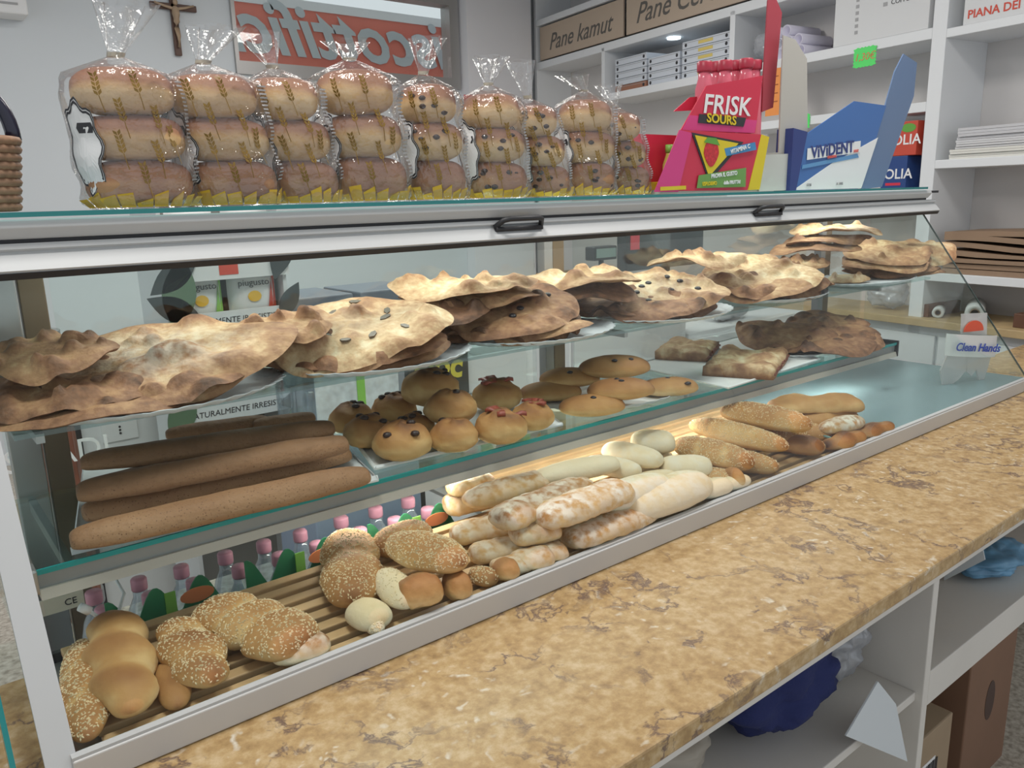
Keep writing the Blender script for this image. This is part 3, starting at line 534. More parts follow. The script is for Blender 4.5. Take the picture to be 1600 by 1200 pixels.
def slab(c, L, W, T, rz, z, label, seed):
    p = at_z(*c, z + T); V = []; To = []; nx, ny = 22, 14
    def row(zz, top):
        for i in range(nx + 1):
            for j in range(ny + 1):
                x = (i/nx - .5) * L; y = (j/ny - .5) * W; q = Vector((x, y, zz))
                e = min(i, nx-i, j, ny-j); dz = (nz(q, 22, seed) * .014 + nz(q, 60, seed) * .006) * top - (.008 if e == 0 else 0) * top
                w_ = 1 + nz(q, 14, seed) * .03
                V.append(Vector((x * w_, y * w_, zz + dz))); To.append((.3 + nz(q, 25, seed) * .45 + (.1 if e == 0 else 0)) if top else .6)
    row(T, 1); row(0, 0); n1 = (nx+1)*(ny+1); I = lambda i, j: i*(ny+1)+j
    fs = [(I(i, j), I(i+1, j), I(i+1, j+1), I(i, j+1)) for i in range(nx) for j in range(ny)] + [(n1+I(i, j+1), n1+I(i+1, j+1), n1+I(i+1, j), n1+I(i, j)) for i in range(nx) for j in range(ny)]
    ring = [I(i, 0) for i in range(nx+1)] + [I(nx, j) for j in range(1, ny+1)] + [I(i, ny) for i in range(nx-1, -1, -1)] + [I(0, j) for j in range(ny-1, 0, -1)]
    fs += [(ring[k], n1+ring[k], n1+ring[(k+1) % len(ring)], ring[(k+1) % len(ring)]) for k in range(len(ring))]
    me = bpy.data.meshes.new('focaccia_slab'); me.from_pydata([tuple(v) for v in V], [], fs); me.update(); me.polygons.foreach_set('use_smooth', [True]*len(me.polygons)); setattrs(me, To, [0]*len(V))
    o = link('focaccia_slab', me, FLAT); o.location = (p.x, p.y, z); o.rotation_euler = (0, 0, rz); tag(o, label, 'focaccia')
    b = MB(); rnd = random.Random(seed)
    for k in range(16):
        x = (k/15 - .5) * L * .95; b.lathe([(.001, -.004), (.007, -.002), (.008, .001), (.002, .004)], (x, -W/2 + .001, T*.42 + rnd.uniform(-.003, .003)), 6)
    b.build('filling', mat('red_filling', (.22, .06, .03), .5), o, True); return o
slab((1168, 556), .30, .19, .034, .45, ZM+.0022, 'stuffed focaccia slab with a dark filling along its cut front edge', 5)
slab((1075, 538), .24, .16, .03, .5, ZM+.0022, 'stuffed focaccia slab half hidden behind the front one', 9)
# ------------------------------------------------------------ flatbreads
CR = Vector((RIGHT.x, RIGHT.y, 0)).normalized()
def flatbread(c, rx, ry, z, label, group=None, tilt=10, rz=-.5, thick=.017, wave=.014, nb=16, toast=.3, olives=0, herbs=0, seed=1, droop=.01, cat='flatbread', mt=None, yoff=0, axis=None, egg=0, yc=1.47):
    """oval sheet of blistered bread; c is (x, y) of its middle or a pixel of the photograph, z the height of its middle"""
    rnd = random.Random(seed); na, nr = 80, 24
    bub = [(rnd.uniform(-.85, .85), rnd.uniform(-.85, .85), rnd.uniform(.06, .17), rnd.uniform(.007, .017)) for _ in range(nb)]
    ph = [rnd.random() * 6.3 for _ in range(6)]
    def rim(th): return 1 + .05*math.sin(2*th+ph[0]) + .045*math.sin(3*th+ph[1]) + .025*math.sin(5*th+ph[2]) + .012*math.sin(9*th+ph[3])
    def top(x, y, r, th):
        q = Vector((x, y, 0)); zz = wave * .72 * (math.sin(2.0*th+ph[4]) * .5 + math.sin(3*th+ph[5]) * .7 + .15*math.sin(7*th+ph[2])) * r**2.5 - droop * r*r
        t = toast + .20 * r**5 + nz(q, 9, seed) * .22 + nz(q, 28, seed) * .10
        for bx, by, br, bh in bub:
            d2 = ((x/rx-bx)**2 + ((y/ry-by))**2 * .6) / (br*br)
            if d2 < 4: e = math.exp(-d2*d2*.9); zz += bh * e; t += .22 * e
        zz += nz(q, 30, seed) * .003 + nz(q, 11, seed+4) * .006
        return zz, t
    V = []; T = []; Fl = []
    for side in (1, 0):
        for i in range(nr + 1):
            r = i / nr
            for k in range(na):
                th = 2*PI*k/na; x, y = rx*rim(th)*r*math.cos(th), ry*rim(th)*r*math.sin(th); zz, t = top(x, y, r, th)
                edge = max(0, 1 - r**7) ** .6
                V.append(Vector((x, y, zz + (thick*.5*edge if side else -thick*.5*edge)))); T.append(t if side else toast + .25); Fl.append(max(0, herbs * (1 - r*1.25) * (1 if side else 0)))
    n1 = (nr+1)*na; fs = []
    for i in range(nr):
        for k in range(na):
            a, b_, c_, d_ = i*na+k, i*na+(k+1) % na, (i+1)*na+(k+1) % na, (i+1)*na+k
            fs.append((a, d_, c_, b_) if i else (a, d_, c_)); fs.append((n1+a, n1+b_, n1+c_, n1+d_) if i else (n1+a, n1+c_, n1+d_))
    fs += [(nr*na+k, n1+nr*na+k, n1+nr*na+(k+1) % na, nr*na+(k+1) % na) for k in range(na)]
    me = bpy.data.meshes.new('flatbread'); me.from_pydata([tuple(v) for v in V], [], fs); me.update(); me.polygons.foreach_set('use_smooth', [True]*len(me.polygons)); setattrs(me, T, Fl)
    o = link('flatbread', me, mt or FLAT); 
    if isinstance(c[0], int):
        q = at_y(c[0], c[1], yc + yoff) if yc else at_z(c[0], c[1], z)
        x, y, z = q.x, q.y, (q.z if yc else z)
    else: x, y = c
    R = Matrix.Rotation(math.radians(tilt), 4, axis or CR) @ Matrix.Rotation(rz, 4, 'Z'); o.matrix_world = Matrix.Translation((x, y, z)) @ R
    zf = (ZT if z > 1.2 else ZM) + .003; zm = min((o.matrix_world @ v).z for v in V)
    if zm < zf: o.matrix_world = Matrix.Translation((0, 0, zf - zm)) @ o.matrix_world
    tag(o, label, cat, group)
    for k in range(olives):
        a = 2*PI*(k+rnd.random()*.6)/max(1, olives); r = rnd.uniform(.25, .72); xx, yy = rx*r*math.cos(a), ry*r*math.sin(a); zz = top(xx, yy, r, a)[0] + thick*.5
        if egg:
            s = rnd.uniform(.010, .016); ca, sa = math.cos(a*2), math.sin(a*2)
            MB().prism([(xx + s*(u*ca - .5*v*sa), yy + s*(u*sa + .5*v*ca), zz-.001) for u, v in ((-1, -.3), (-.4, -1), (.6, -.8), (1, 0), (.5, 1), (-.5, .8))], (0, 0, .004)).build('aubergine_piece', mat('aubergine', (.13, .09, .06), .4), o)
        else: MB().lathe([(.001, -.003), (.007, -.002), (.0095, .001), (.007, .004), (.001, .0055)], (xx, yy, zz), 10).build('olive', OLIVE, o, True)
    return o
ZT = ZU + .0008
def tray6(cx, cy, rx=.235, ry=.155, lb=''): return tray_oval('cake_tray', (cx, cy), rx, ry, 0, ZT, lb, DOILY, 36)
tray6(.345, 1.47, .24, .165, 'scalloped silver tray under the crumb-topped flatbread stack')
tray6(.80, 1.47, .215, .155, 'scalloped silver tray under the aubergine flatbread')
tray6(1.24, 1.47, .215, .155, 'scalloped silver tray under the brown olive flatbread stack')
tray6(1.69, 1.46, .22, .16, 'scalloped silver tray under the pale olive flatbread')
tray6(2.20, 1.47, .22, .155, 'scalloped silver tray under the tall golden flatbread stack')
tray6(2.78, 1.48, .25, .155, 'scalloped silver tray under the two pinkish flatbread stacks')
# tray 1
a1 = 'dark flatbread under the crumb-topped one'
flatbread((120, 625), .20, .145, ZT+.024, 'brown flatbread at the very bottom of the crumb-topped stack', tilt=4, seed=2, toast=.5, wave=.012, nb=8)
flatbread((95, 600), .15, .13, ZT+.05, 'brown folded flatbread sticking out towards the case end', tilt=8, seed=3, toast=.5, wave=.016)
flatbread((215, 615), .215, .145, ZT+.05, 'brown flatbread second from the bottom of the crumb-topped stack', tilt=9, seed=4, toast=.5, wave=.018, nb=9)
flatbread((215, 592), .205, .145, ZT+.075, 'brown flatbread directly under the crumb-topped one', tilt=14, seed=5, toast=.5, wave=.018, nb=9)
flatbread((80, 550), .10, .09, ZT+.085, 'flatbread with a toasted rim behind the crumb-topped one', tilt=12, seed=6, toast=.42)
flatbread((243, 556), .222, .155, ZT+.103, 'large flatbread topped with herbs and crumbs, crowning its stack', tilt=19, seed=7, toast=.27, herbs=.7, nb=20, wave=.014)
# tray 2
flatbread((560, 572), .175, .135, ZT+.022, 'brown flatbread at the bottom under the aubergine one', tilt=5, seed=11, toast=.45)
flatbread((545, 556), .185, .14, ZT+.042, 'flatbread sandwiched under the aubergine one', tilt=12, seed=12, toast=.42)
flatbread((430, 512), .10, .08, ZT+.055, 'thin golden flatbread edge showing behind the aubergine one', tilt=8, seed=13, toast=.3)
flatbread((549, 532), .195, .15, ZT+.066, 'cream flatbread scattered with aubergine pieces', tilt=20, seed=14, toast=.14, olives=11, egg=1, herbs=.2, nb=24)
# tray 3
flatbread((800, 532), .18, .13, ZT+.016, 'golden flatbread at the bottom of the brown olive stack', tilt=3, seed=21, toast=.35)
flatbread((800, 512), .165, .13, ZT+.036, 'brown flatbread with a folded lip under the brown olive one', tilt=12, seed=22, toast=.5, wave=.022)
flatbread((790, 484), .17, .135, ZT+.062, 'brown flatbread with black olives and one big blister', tilt=17, seed=23, toast=.5, olives=6, wave=.02)
flatbread((690, 482), .12, .10, ZT+.055, 'dark flatbread edge behind the brown olive one', tilt=6, seed=24, toast=.6, yoff=.05)
flatbread((735, 458), .165, .11, ZT+.088, 'thin flatbread second from the top behind the brown olive one', tilt=5, seed=25, toast=.33, wave=.014, yoff=.06, thick=.011)
flatbread((722, 442), .165, .10, ZT+.11, 'thin yellow flatbread on top behind the brown olive one', tilt=5, seed=26, toast=.12, wave=.016, yoff=.06, thick=.011)
# tray 4
flatbread((1010, 490), .19, .13, ZT+.016, 'brown flatbread at the bottom of the pale olive stack', tilt=5, seed=31, toast=.5)
flatbread((1000, 478), .185, .135, ZT+.036, 'brown flatbread directly under the pale olive one', tilt=10, seed=32, toast=.5)
flatbread((910, 452), .14, .10, ZT+.055, 'brown flatbread with blisters behind the pale olive one', tilt=7, seed=33, toast=.55, yoff=.05)
flatbread((905, 432), .17, .10, ZT+.082, 'thin pale flatbread with an upturned rim behind the pale olive one', tilt=6, seed=34, toast=.1, wave=.02, thick=.011, yoff=.06)
flatbread((1032, 460), .185, .14, ZT+.062, 'cream flatbread with black olives beside the middle post', tilt=18, seed=35, toast=.17, olives=8, nb=18, herbs=.3)
# tray 5
for k, (px, py, dz, tl, ts, lb) in enumerate(((1215, 470, .018, 5, .5, 'brown flatbread at the bottom of the tall golden stack'), (1200, 455, .04, 9, .42, 'brown flatbread second from the bottom of the tall golden stack'),
        (1175, 445, .062, 12, .3, 'golden flatbread in the middle of the tall golden stack'), (1180, 434, .08, 14, .33, 'golden flatbread second from the top of the tall golden stack'),
        (1190, 425, .10, 18, .1, 'pale blistered flatbread on top of the tall golden stack'))):
    flatbread((px, py), .185, .135, ZT+dz, lb, tilt=tl, seed=41+k, toast=ts, nb=22 if k == 4 else 10, wave=.016)
flatbread((1090, 402), .15, .08, ZT+.11, 'yellow curled flatbread rising behind the tall golden stack', tilt=4, seed=47, toast=.15, wave=.024, yoff=.08, thick=.011)
flatbread((1255, 408), .10, .08, ZT+.10, 'small pale blistered flatbread behind the tall golden stack', tilt=6, seed=48, toast=.15, yoff=.05)
flatbread((1325, 443), .075, .045, ZT+.045, 'small plain pale flatbread tongue sticking out of the tall stack', tilt=4, seed=49, toast=.05, nb=4, thick=.018, wave=.005)
# tray 6
for k, (px, py, rx, dz, ts, lb) in enumerate(((1400, 425, .19, .018, .42, 'pinkish flatbread at the bottom of the end stack'), (1395, 415, .18, .036, .38, 'pinkish flatbread second from the bottom of the end stack'),
        (1385, 403, .17, .056, .3, 'pale pink flatbread in the middle of the end stack'), (1390, 392, .17, .074, .3, 'pinkish flatbread second from the top of the end stack'), (1425, 392, .19, .092, .22, 'long pale flatbread on top of the end stack'))):
    flatbread((px, py), rx, .12, ZT+dz, lb, tilt=7+3*k, seed=51+k, toast=ts, nb=8, wave=.012)
for k, (px, py, dz, ts, lb) in enumerate(((1275, 384, .10, .4, 'lowest thin flatbread leaning behind the end stack'), (1290, 372, .125, .38, 'middle thin flatbread leaning behind the end stack'), (1305, 356, .15, .12, 'top thin yellow flatbread with a rolled rim behind the end stack'))):
    flatbread((px, py), .16, .09, ZT+dz, lb, tilt=3, seed=61+k, toast=ts, nb=6, wave=.016, yoff=.05, thick=.011)
# dark flatbreads at the end of the middle shelf
pc = at_z(1265, 545, ZM); tray_oval('paper_plate', (pc.x, pc.y), .20, .125, 0, ZM, 'paper plate under the dark flatbreads at the shelf end', PAPER)
for k, (px, py, dz, ts) in enumerate(((1290, 545, .016, .55), (1310, 530, .032, .6), (1305, 518, .048, .6), (1290, 502, .066, .62))):
    flatbread((px, py), .155, .11, ZM+dz, yc=0, label=('bottom', 'second-lowest', 'third', 'top')[k] + ' dark brown flatbread of the stack at the middle shelf end', group='dark flatbreads on the middle shelf', tilt=4+2*k, seed=71+k, toast=ts, nb=8)
flatbread((1230, 520), .16, .115, ZM+.058, yc=0, label='dark flatbread with a pale patch leaning at the front of the shelf-end stack', tilt=16, seed=77, toast=.45, nb=10)
# ============================================================ bagged buns on the top glass
ZG = 1.6203
GOLD = mat('gold_print', (.22, .13, .02), .4); YEL = mat('yellow_print', (.72, .42, .03), .4); INK = mat('black_print', (.03, .03, .035), .5); GREYP = mat('grey_print', (.36, .36, .37), .5)
def bag(px0, px1, neck, flare, seed, label, raisins, short, ydep=1.53):
    rnd = random.Random(seed)
    B = at_y((px0+px1)/2, 312, ydep); B.z = ZG; k = mpp(B); W = (px1-px0) * k * .5; D = W * .72
    N_ = at_y(*neck, ydep); Fp = at_y(*flare, ydep); Hn = N_.z - ZG; hb = Hn * .93
    root = empty('bread_bag', B, 0, label, 'bag of buns', 'bags of buns on the glass')
    lx = (N_.x - B.x)
    ax1 = Vector((B.x, B.y, 0)).normalized(); ax0 = Vector((ax1.y, -ax1.x, 0))    # the printed front faces the shop assistant
    def S(th, t, off=0):                                  # th: 0 = towards the camera; t: 0 base .. 1 neck .. 1.3 flare
        z = t * Hn if t <= 1 else Hn + (t-1) / .3 * (Fp.z - N_.z)
        if t <= .04: r = .80 + t*4
        elif t <= .86: r = 1 + .035*math.sin(t*20+seed) - .05*abs(math.sin(t*PI*3.9))
        elif t <= 1: q = (t-.86)/.14; r = 1 - .90*q**1.0
        else: q = (t-1)/.3; r = .10 + .34*q + .12*q*math.sin(5*th+seed)
        cx = lx * (t**1.2 if t <= 1 else 1) + ((Fp.x-N_.x)*(t-1)/.3 if t > 1 else 0)
        wr = 1 + .035*math.sin(9*th+seed+t*6) * (1 if t > .7 else .4)
        a = ax0 * math.sin(th) * (W*r*wr+off) - ax1 * math.cos(th) * (D*r*wr+off)
        return Vector((a.x + cx*ax0.x, a.y + cx*ax0.y*.3, z))
    nt_, na = 34, 40; V = []; ts = [1.3*i/nt_ for i in range(nt_+1)]
    for t in ts: V += [S(2*PI*k_/na, t) for k_ in range(na)]
    V.append(Vector((0, 0, .0))); c0 = len(V)-1
    fs = [(i*na+k_, i*na+(k_+1) % na, (i+1)*na+(k_+1) % na, (i+1)*na+k_) for i in range(nt_) for k_ in range(na)] + [((k_+1) % na, k_, c0) for k_ in range(na)]
    mesh('film', V, fs, PLASTIC, root, True)
    tn = [S(2*PI*k_/14, .996, .001) for k_ in range(14)] + [S(2*PI*k_/14, 1.02, .0015) for k_ in range(14)]
    mesh('tie', tn, [(k_, (k_+1) % 14, 14+(k_+1) % 14, 14+k_) for k_ in range(14)], mat('bag_tie', (.40, .36, .28), .4), root, True)
    # printed wheat ears
    b = MB()
    def put(poly, th0, t0, rot=0, sc=1, off=.0018):
        pts = []
        for x, y in poly:
            xr, yr = x*math.cos(rot)-y*math.sin(rot), x*math.sin(rot)+y*math.cos(rot); pts.append(S(th0 + xr*sc/W, t0 + yr*sc/Hn, off))
        return pts
    for th0, t0 in ((-.35, .78), (.25, .80), (-.05, .62), (.5, .58), (-.15, .42), (.42, .36), (.15, .22), (.75, .46)):
        for j in range(5):
            for sgn in (-1, 1):
                y = .004 + j*.007; pts = put([(sgn*.0006, y), (sgn*.0055, y+.004), (sgn*.0058, y+.0095), (sgn*.0006, y+.0055)], th0, t0-.08, .15); b.add(pts, [(0, 1, 2, 3) if sgn > 0 else (3, 2, 1, 0)])
        b.add(put([(-.0007, -.022), (.0007, -.022), (.0007, .004), (-.0007, .004)], th0, t0-.08, .15), [(0, 1, 2, 3)])
    b.build('wheat_print', GOLD, root)
    # white scalloped label panel with a double outline, on the side turned left
    def outline(s): return [(s*(.036+.004*math.cos(8*a))*math.cos(a), s*(.072+.006*math.cos(8*a))*math.sin(a)) for a in [2*PI*q/40 for q in range(40)]]
    lt = -.85
    def grid(fn, nx, ny, name, mt, off):
        P = []; 
        for i in range(nx+1):
            for j in range(ny+1): P.append(fn(i/nx, j/ny, off))
        mesh(name, P, [(i*(ny+1)+j, (i+1)*(ny+1)+j, (i+1)*(ny+1)+j+1, i*(ny+1)+j+1) for i in range(nx) for j in range(ny)], mt, root)
    def disc(sc0, sc1, name, mt, off):
        o1 = outline(sc1); P = put(o1, lt, .40, 0, 1, off); o0 = outline(sc0) if sc0 else None
        if sc0: P += put(o0, lt, .40, 0, 1, off); f = [(q, (q+1) % 40, 40+(q+1) % 40, 40+q) for q in range(40)]
        else:
            f = []; rings = [P]
            for s_ in (.75, .5, .25): rings.append(put(outline(sc1*s_), lt, .40, 0, 1, off))
            P = [p for rg in rings for p in rg]; f = [(r_*40+q, r_*40+(q+1) % 40, (r_+1)*40+(q+1) % 40, (r_+1)*40+q) for r_ in range(3) for q in range(40)] + [tuple(range(120, 160))]
        mesh(name, P, f, mt, root)
    disc(0, 1, 'label_panel', PAPER, .0022); disc(.86, .92, 'label_outline', INK, .0028); disc(.95, 1.0, 'label_outline', INK, .0028)
    mesh('label_badge', put([(-.013, .012), (.013, .012), (.016, .02), (.013, .028), (-.013, .028), (-.016, .02)], lt+.1, .44, 0, 1, .003), [tuple(range(6))], INK, root)
    # striped seam on the other side, yellow drawing along the foot
    b = MB()
    for q in range(26):
        t = .18 + q*.026; b.add([S(1.12, t, .002), S(1.45, t+.008, .002), S(1.45, t+.019, .002), S(1.12, t+.011, .002)], [(0, 1, 2, 3)])
    b.build('striped_print', GREYP, root)
    b = MB()
    for q in range(9):
        th = -1.3 + q*.3; hh = .06 + .07*rnd.random(); b.add([S(th, .01, .002), S(th+.27, .01, .002), S(th+.27, hh, .002), S(th, hh*rnd.uniform(.5, 1), .002)], [(0, 1, 2, 3)])
    b.build('yellow_print', YEL, root)
    # three soft buns inside
    for j in range(3):
        h_ = Hn * .89 / 3; zc = .004 + j*h_; t = (zc + h_/2) / Hn; R = W * (.86 if j < 2 else .80)
        q = S(0, t); q2 = S(PI, t); ctr = (q + q2) / 2
        me = loaf_mesh('soft_bun', R*2, R*1.38, h_*1.12, seed*7+j, p=2.8, flat=.1, sq=2.7, lump=.05, toast=(.1, .9) if j != 0 else (.45, .8), nu=20, nv=20)
        o = link('soft_bun', me, SOFT); o.location = (B.x+ctr.x, B.y+ctr.y, ZG+zc); o.rotation_euler = (0, 0, math.atan2(ax0.y, ax0.x) + rnd.uniform(-.15, .15))
        pos = ('bottom', 'middle', 'top')[j]
        tag(o, '%s soft bun inside the %s' % (pos, short), 'bun', 'soft buns in the bags')
        if raisins and (j < 2 or seed % 2):
            for q_ in range(7):
                th = rnd.uniform(-1.1, 1.1); e = rnd.uniform(-.25, .3); loc = Vector((R*math.sin(th)*.93, -R*.69*math.cos(th)*.95, h_*(.5+e)))
                MB().lathe([(.001, -.006), (.007, -.003), (.009, .001), (.005, .005), (.001, .006)], loc, 8).build('raisin', RAISIN, o, True)
SHORT = ['leaning bag beside the wicker basket', 'bag between the leaning bag and the twisted-neck bag', 'bag with the long twisted neck', 'bag with the widest pale middle bun', 'raisin-bun bag with a fan-shaped neck', 'raisin-bun bag beside the red wall sign', 'narrow bag with a bun on edge', 'bag with a folded-over ruffled neck', 'bag next to the pink sweets carton']
BAGS = [(135, 312, (180, 88), (196, 5), 'leaning bag of three plain buns, first of the row beside the wicker basket', 0), (285, 447, (316, 98), (338, 42), 'bag of three plain buns between the leaning bag and the twisted-neck bag', 0),
        (410, 542, (425, 105), (402, 48), 'bag of plain buns with a long twisted neck', 0), (505, 648, (545, 92), (541, 62), 'bag of three plain buns with the widest paler middle bun', 0),
        (628, 738, (660, 115), (668, 58), 'bag of raisin buns with a fan-shaped neck in front of the window edge', 1), (722, 832, (762, 132), (765, 88), 'bag of raisin buns with a short flared neck beside the red wall sign', 1),
        (812, 900, (822, 152), (806, 92), 'narrow bag of buns with one bun standing on edge', 1), (868, 968, (912, 142), (890, 116), 'bag of raisin buns with a folded-over ruffled neck', 1), (940, 1022, (958, 166), (948, 130), 'last bag of raisin buns, next to the pink sweets carton', 1)]
for i, (a, c, n_, f_, lb, rs) in enumerate(BAGS): bag(a, c, n_, f_, i+1, lb, rs, SHORT[i], 1.50 + .012*i)
# ============================================================ water packs behind the deck
LEDGE = MB().box((-.3, 1.36, 0), (3.3, 2.05, .65)).build('stone_ledge', FLOORM); tag(LEDGE, 'low speckled stone ledge behind the case carrying the water packs', 'ledge')
BOT = clear_mat('bottle_plastic', tint=(.86, .92, .96), gloss=.12, edge=.6, haze=.12, hazecol=(.8, .88, .95))
PINK = mat('pink_cap', (.62, .28, .36), .4); GRN = mat('green_film', (.05, .26, .12), .3, vary=.25, vscale=20); LIME = mat('lime_strap', (.25, .55, .10), .4); NAVY = mat('navy_print', (.04, .08, .25), .4); ORG = mat('orange_print', (.75, .25, .10), .4)
def pack(px0, px1, label, film=GRN, y=1.385, z=.6505, word='NATURALE', grp='water packs behind the deck'):
    a = at_y(px0, 900, y); c = at_y(px1, 900, y); w_ = c.x - a.x; r = w_ / 6 if w_ < .4 else .045; n = 3; r = w_ / (2*n)
    o = empty('water_pack', (a.x, y, z), 0, label, 'water pack', grp)
    prof = [(r*.82, 0), (r*.97, .01), (r*.97, .17), (r*.9, .2), (r*.6, .25), (r*.34, .272), (r*.34, .285)]
    for i in range(n):
        for j in range(2):
            x, yy = r + 2*r*i, r + 2*r*j
            bt = MB().lathe(prof, (x, yy, 0), 16).build('bottle', BOT, o, True)
            MB().lathe([(r*.36, .285), (r*.38, .288), (r*.38, .305), (r*.33, .308)], (x, yy, 0), 14).build('cap', PINK, bt, True)
    # printed shrink film over the front, its top edge dipping between the bottle shoulders
    N = 30; x0 = r*.9
    def zt(x): return .272 + .06*abs(math.sin(PI*x/(2*r)))**1.3
    P = []; 
    for k in range(N+1):
        x = x0 + (w_ - x0) * k / N; P += [(x, -.004, .0), (x, -.004, zt(x)), (x, -.001, .0), (x, -.001, zt(x))]
    f = []
    for k in range(N): q = 4*k; f += [(q, q+4, q+5, q+1), (q+6, q+2, q+3, q+7), (q+1, q+5, q+7, q+3), (q, q+2, q+6, q+4)]
    f += [(0, 1, 3, 2), (4*N, 4*N+2, 4*N+3, 4*N+1)]
    fo = mesh('film', P, f, film, o)
    MB().box((w_*.56, -.007, .03), (w_*.64, -.0045, .318)).build('strap', LIME, o)
    MB().box((x0, -.006, .235), (w_*.54, -.0045, .262)).build('blue_band', NAVY, o)
    text(word, 'lettering', PAPER, basis((w_*.36, -.0066, .2485), (1, 0, 0), (0, 0, 1)), .02, o)
    MB().prism([(w_*.80 + .030*math.cos(q*PI/8), -.006, .298 + .014*math.sin(q*PI/8)) for q in range(16)], (0, .0015, 0)).build('orange_badge', ORG, o)
    MB().prism([(w_*.74 + .018*math.cos(q*PI/8), -.006, .262 + .012*math.sin(q*PI/8)) for q in range(16)], (0, .0015, 0)).build('white_badge', PAPER, o)
    return o
pack(118, 345, 'six-pack of water in green film nearest the case end post', word='SUPERIORE')
pack(352, 540, 'six-pack of water in green film behind the two-lobed sesame roll', word='NATURALE')
pack(552, 715, 'six-pack of water in green film behind the big oval sesame roll', word='NATURALE')
pack(735, 880, 'six-pack of water showing only a pink cap beside the middle post', word='NATURALE', y=1.70)
# ============================================================ things behind the case, left
Y2 = 2.55
def fr(px0, py0, px1, py1, y): a = at_y(px0, py1, y); c = at_y(px1, py0, y); return a.x, c.x, a.z, c.z
# barrel
xa, xb = at_y(8, 600, 2.35).x, at_y(132, 700, 2.35).x; zt_ = at_y(60, 515, 2.5).z
bl = empty('wooden_barrel', ((xa+xb)/2, 2.35+(xb-xa)/2, 0), 0, 'brown wooden barrel with grey hoops and white lettering behind the case', 'barrel')
R_ = (xb-xa)/2; WOODB = mat('barrel_wood', (.25, .09, .05), .5, vary=.25, vscale=10)
for k in range(18):
    a0, a1 = 2*PI*k/18+.008, 2*PI*(k+1)/18-.008; P = []
    for i in range(9):
        z = zt_*i/8; r = R_*(.86+.14*math.sin(PI*i/8))
        P += [(r*math.cos(a), r*math.sin(a), z) for a in (a0, a1)] + [(.9*r*math.cos(a), .9*r*math.sin(a), z) for a in (a0, a1)]
    f = []
    for i in range(8): q = 4*i; f += [(q, q+1, q+5, q+4), (q+3, q+2, q+6, q+7), (q+2, q, q+4, q+6), (q+1, q+3, q+7, q+5)]
    f += [(0, 2, 3, 1), (32, 33, 35, 34)]; mesh('stave', P, f, WOODB, bl)
for z, k in ((.06, .90), (.22*zt_, .955), (.40*zt_, .995), (.62*zt_, 1.0), (.82*zt_, .955), (zt_-.03, .885)):
    MB().lathe([(R_*k+.003, z), (R_*k+.006, z), (R_*k+.006, z+.035), (R_*k+.003, z+.035)], (0, 0, 0), 36).build('hoop', STEEL, bl)
MB().lathe([(R_*.84, zt_-.02), (R_*.84, zt_-.005)], (0, 0, 0), 36).build('lid', mat('barrel_lid', (.12, .12, .12), .6), bl)
pz = at_y(78, 712, 2.36).z
th = -PI/2
text('OSTIADI', 'lettering', PAPER, basis((-.02, -R_*1.012, pz), (1, 0, 0), (0, 0, 1)), .085, bl, extrude=.002)
MB().prism([(-.12, -R_*1.004, pz+.14), (-.07, -R_*1.004, pz+.08), (-.02, -R_*1.004, pz+.14)], (0, -.002, 0)).build('orange_mark', ORG, bl)
pf = empty('picture_frame', ((xa+xb)/2-.14, 2.35+R_*.75, zt_-.004), .1, 'small upright wooden picture frame standing on the barrel', 'picture frame')
b = MB(); b.box((-.06, 0, 0), (.06, .012, .015)); b.box((-.06, 0, .135), (.06, .012, .15)); b.box((-.06, 0, .015), (-.045, .012, .135)); b.box((.045, 0, .015), (.06, .012, .135)); b.build('frame', mat('frame_wood', (.42, .25, .11), .5), pf)
MB().box((-.045, .004, .015), (.045, .008, .135)).build('picture', PAPER, pf)
# white cabinet with a socket
x0, x1, _, zc_ = fr(128, 615, 300, 800, 3.05)
cb = empty('white_cabinet', ((x0+x1)/2, 3.2, 0), 0, 'white low cabinet with a wall socket and dark corner strip behind the barrel', 'cabinet')
MB().box((x0-(x0+x1)/2, -.15, 0), (x1-(x0+x1)/2, .15, zc_)).build('body', WHITE, cb, bevel=.004)
MB().box((x0-(x0+x1)/2, -.16, 0), (x0-(x0+x1)/2+.035, -.1505, zc_)).build('corner_strip', DARK, cb)
c = at_y(188, 672, 3.04); sx = c.x-(x0+x1)/2; so = MB().box((sx-.06, -.156, c.z-.04), (sx+.06, -.1503, c.z+.04)).build('socket_plate', PAPER, cb, bevel=.002)
for q in (-.012, 0, .012): MB().lathe([(.004, 0), (.004, .002)], (0, 0, 0), 8).build('socket_hole', DARK, so).matrix_local = Matrix.Translation((sx, -.1562, c.z+q)) @ Matrix.Rotation(PI/2, 4, 'X')
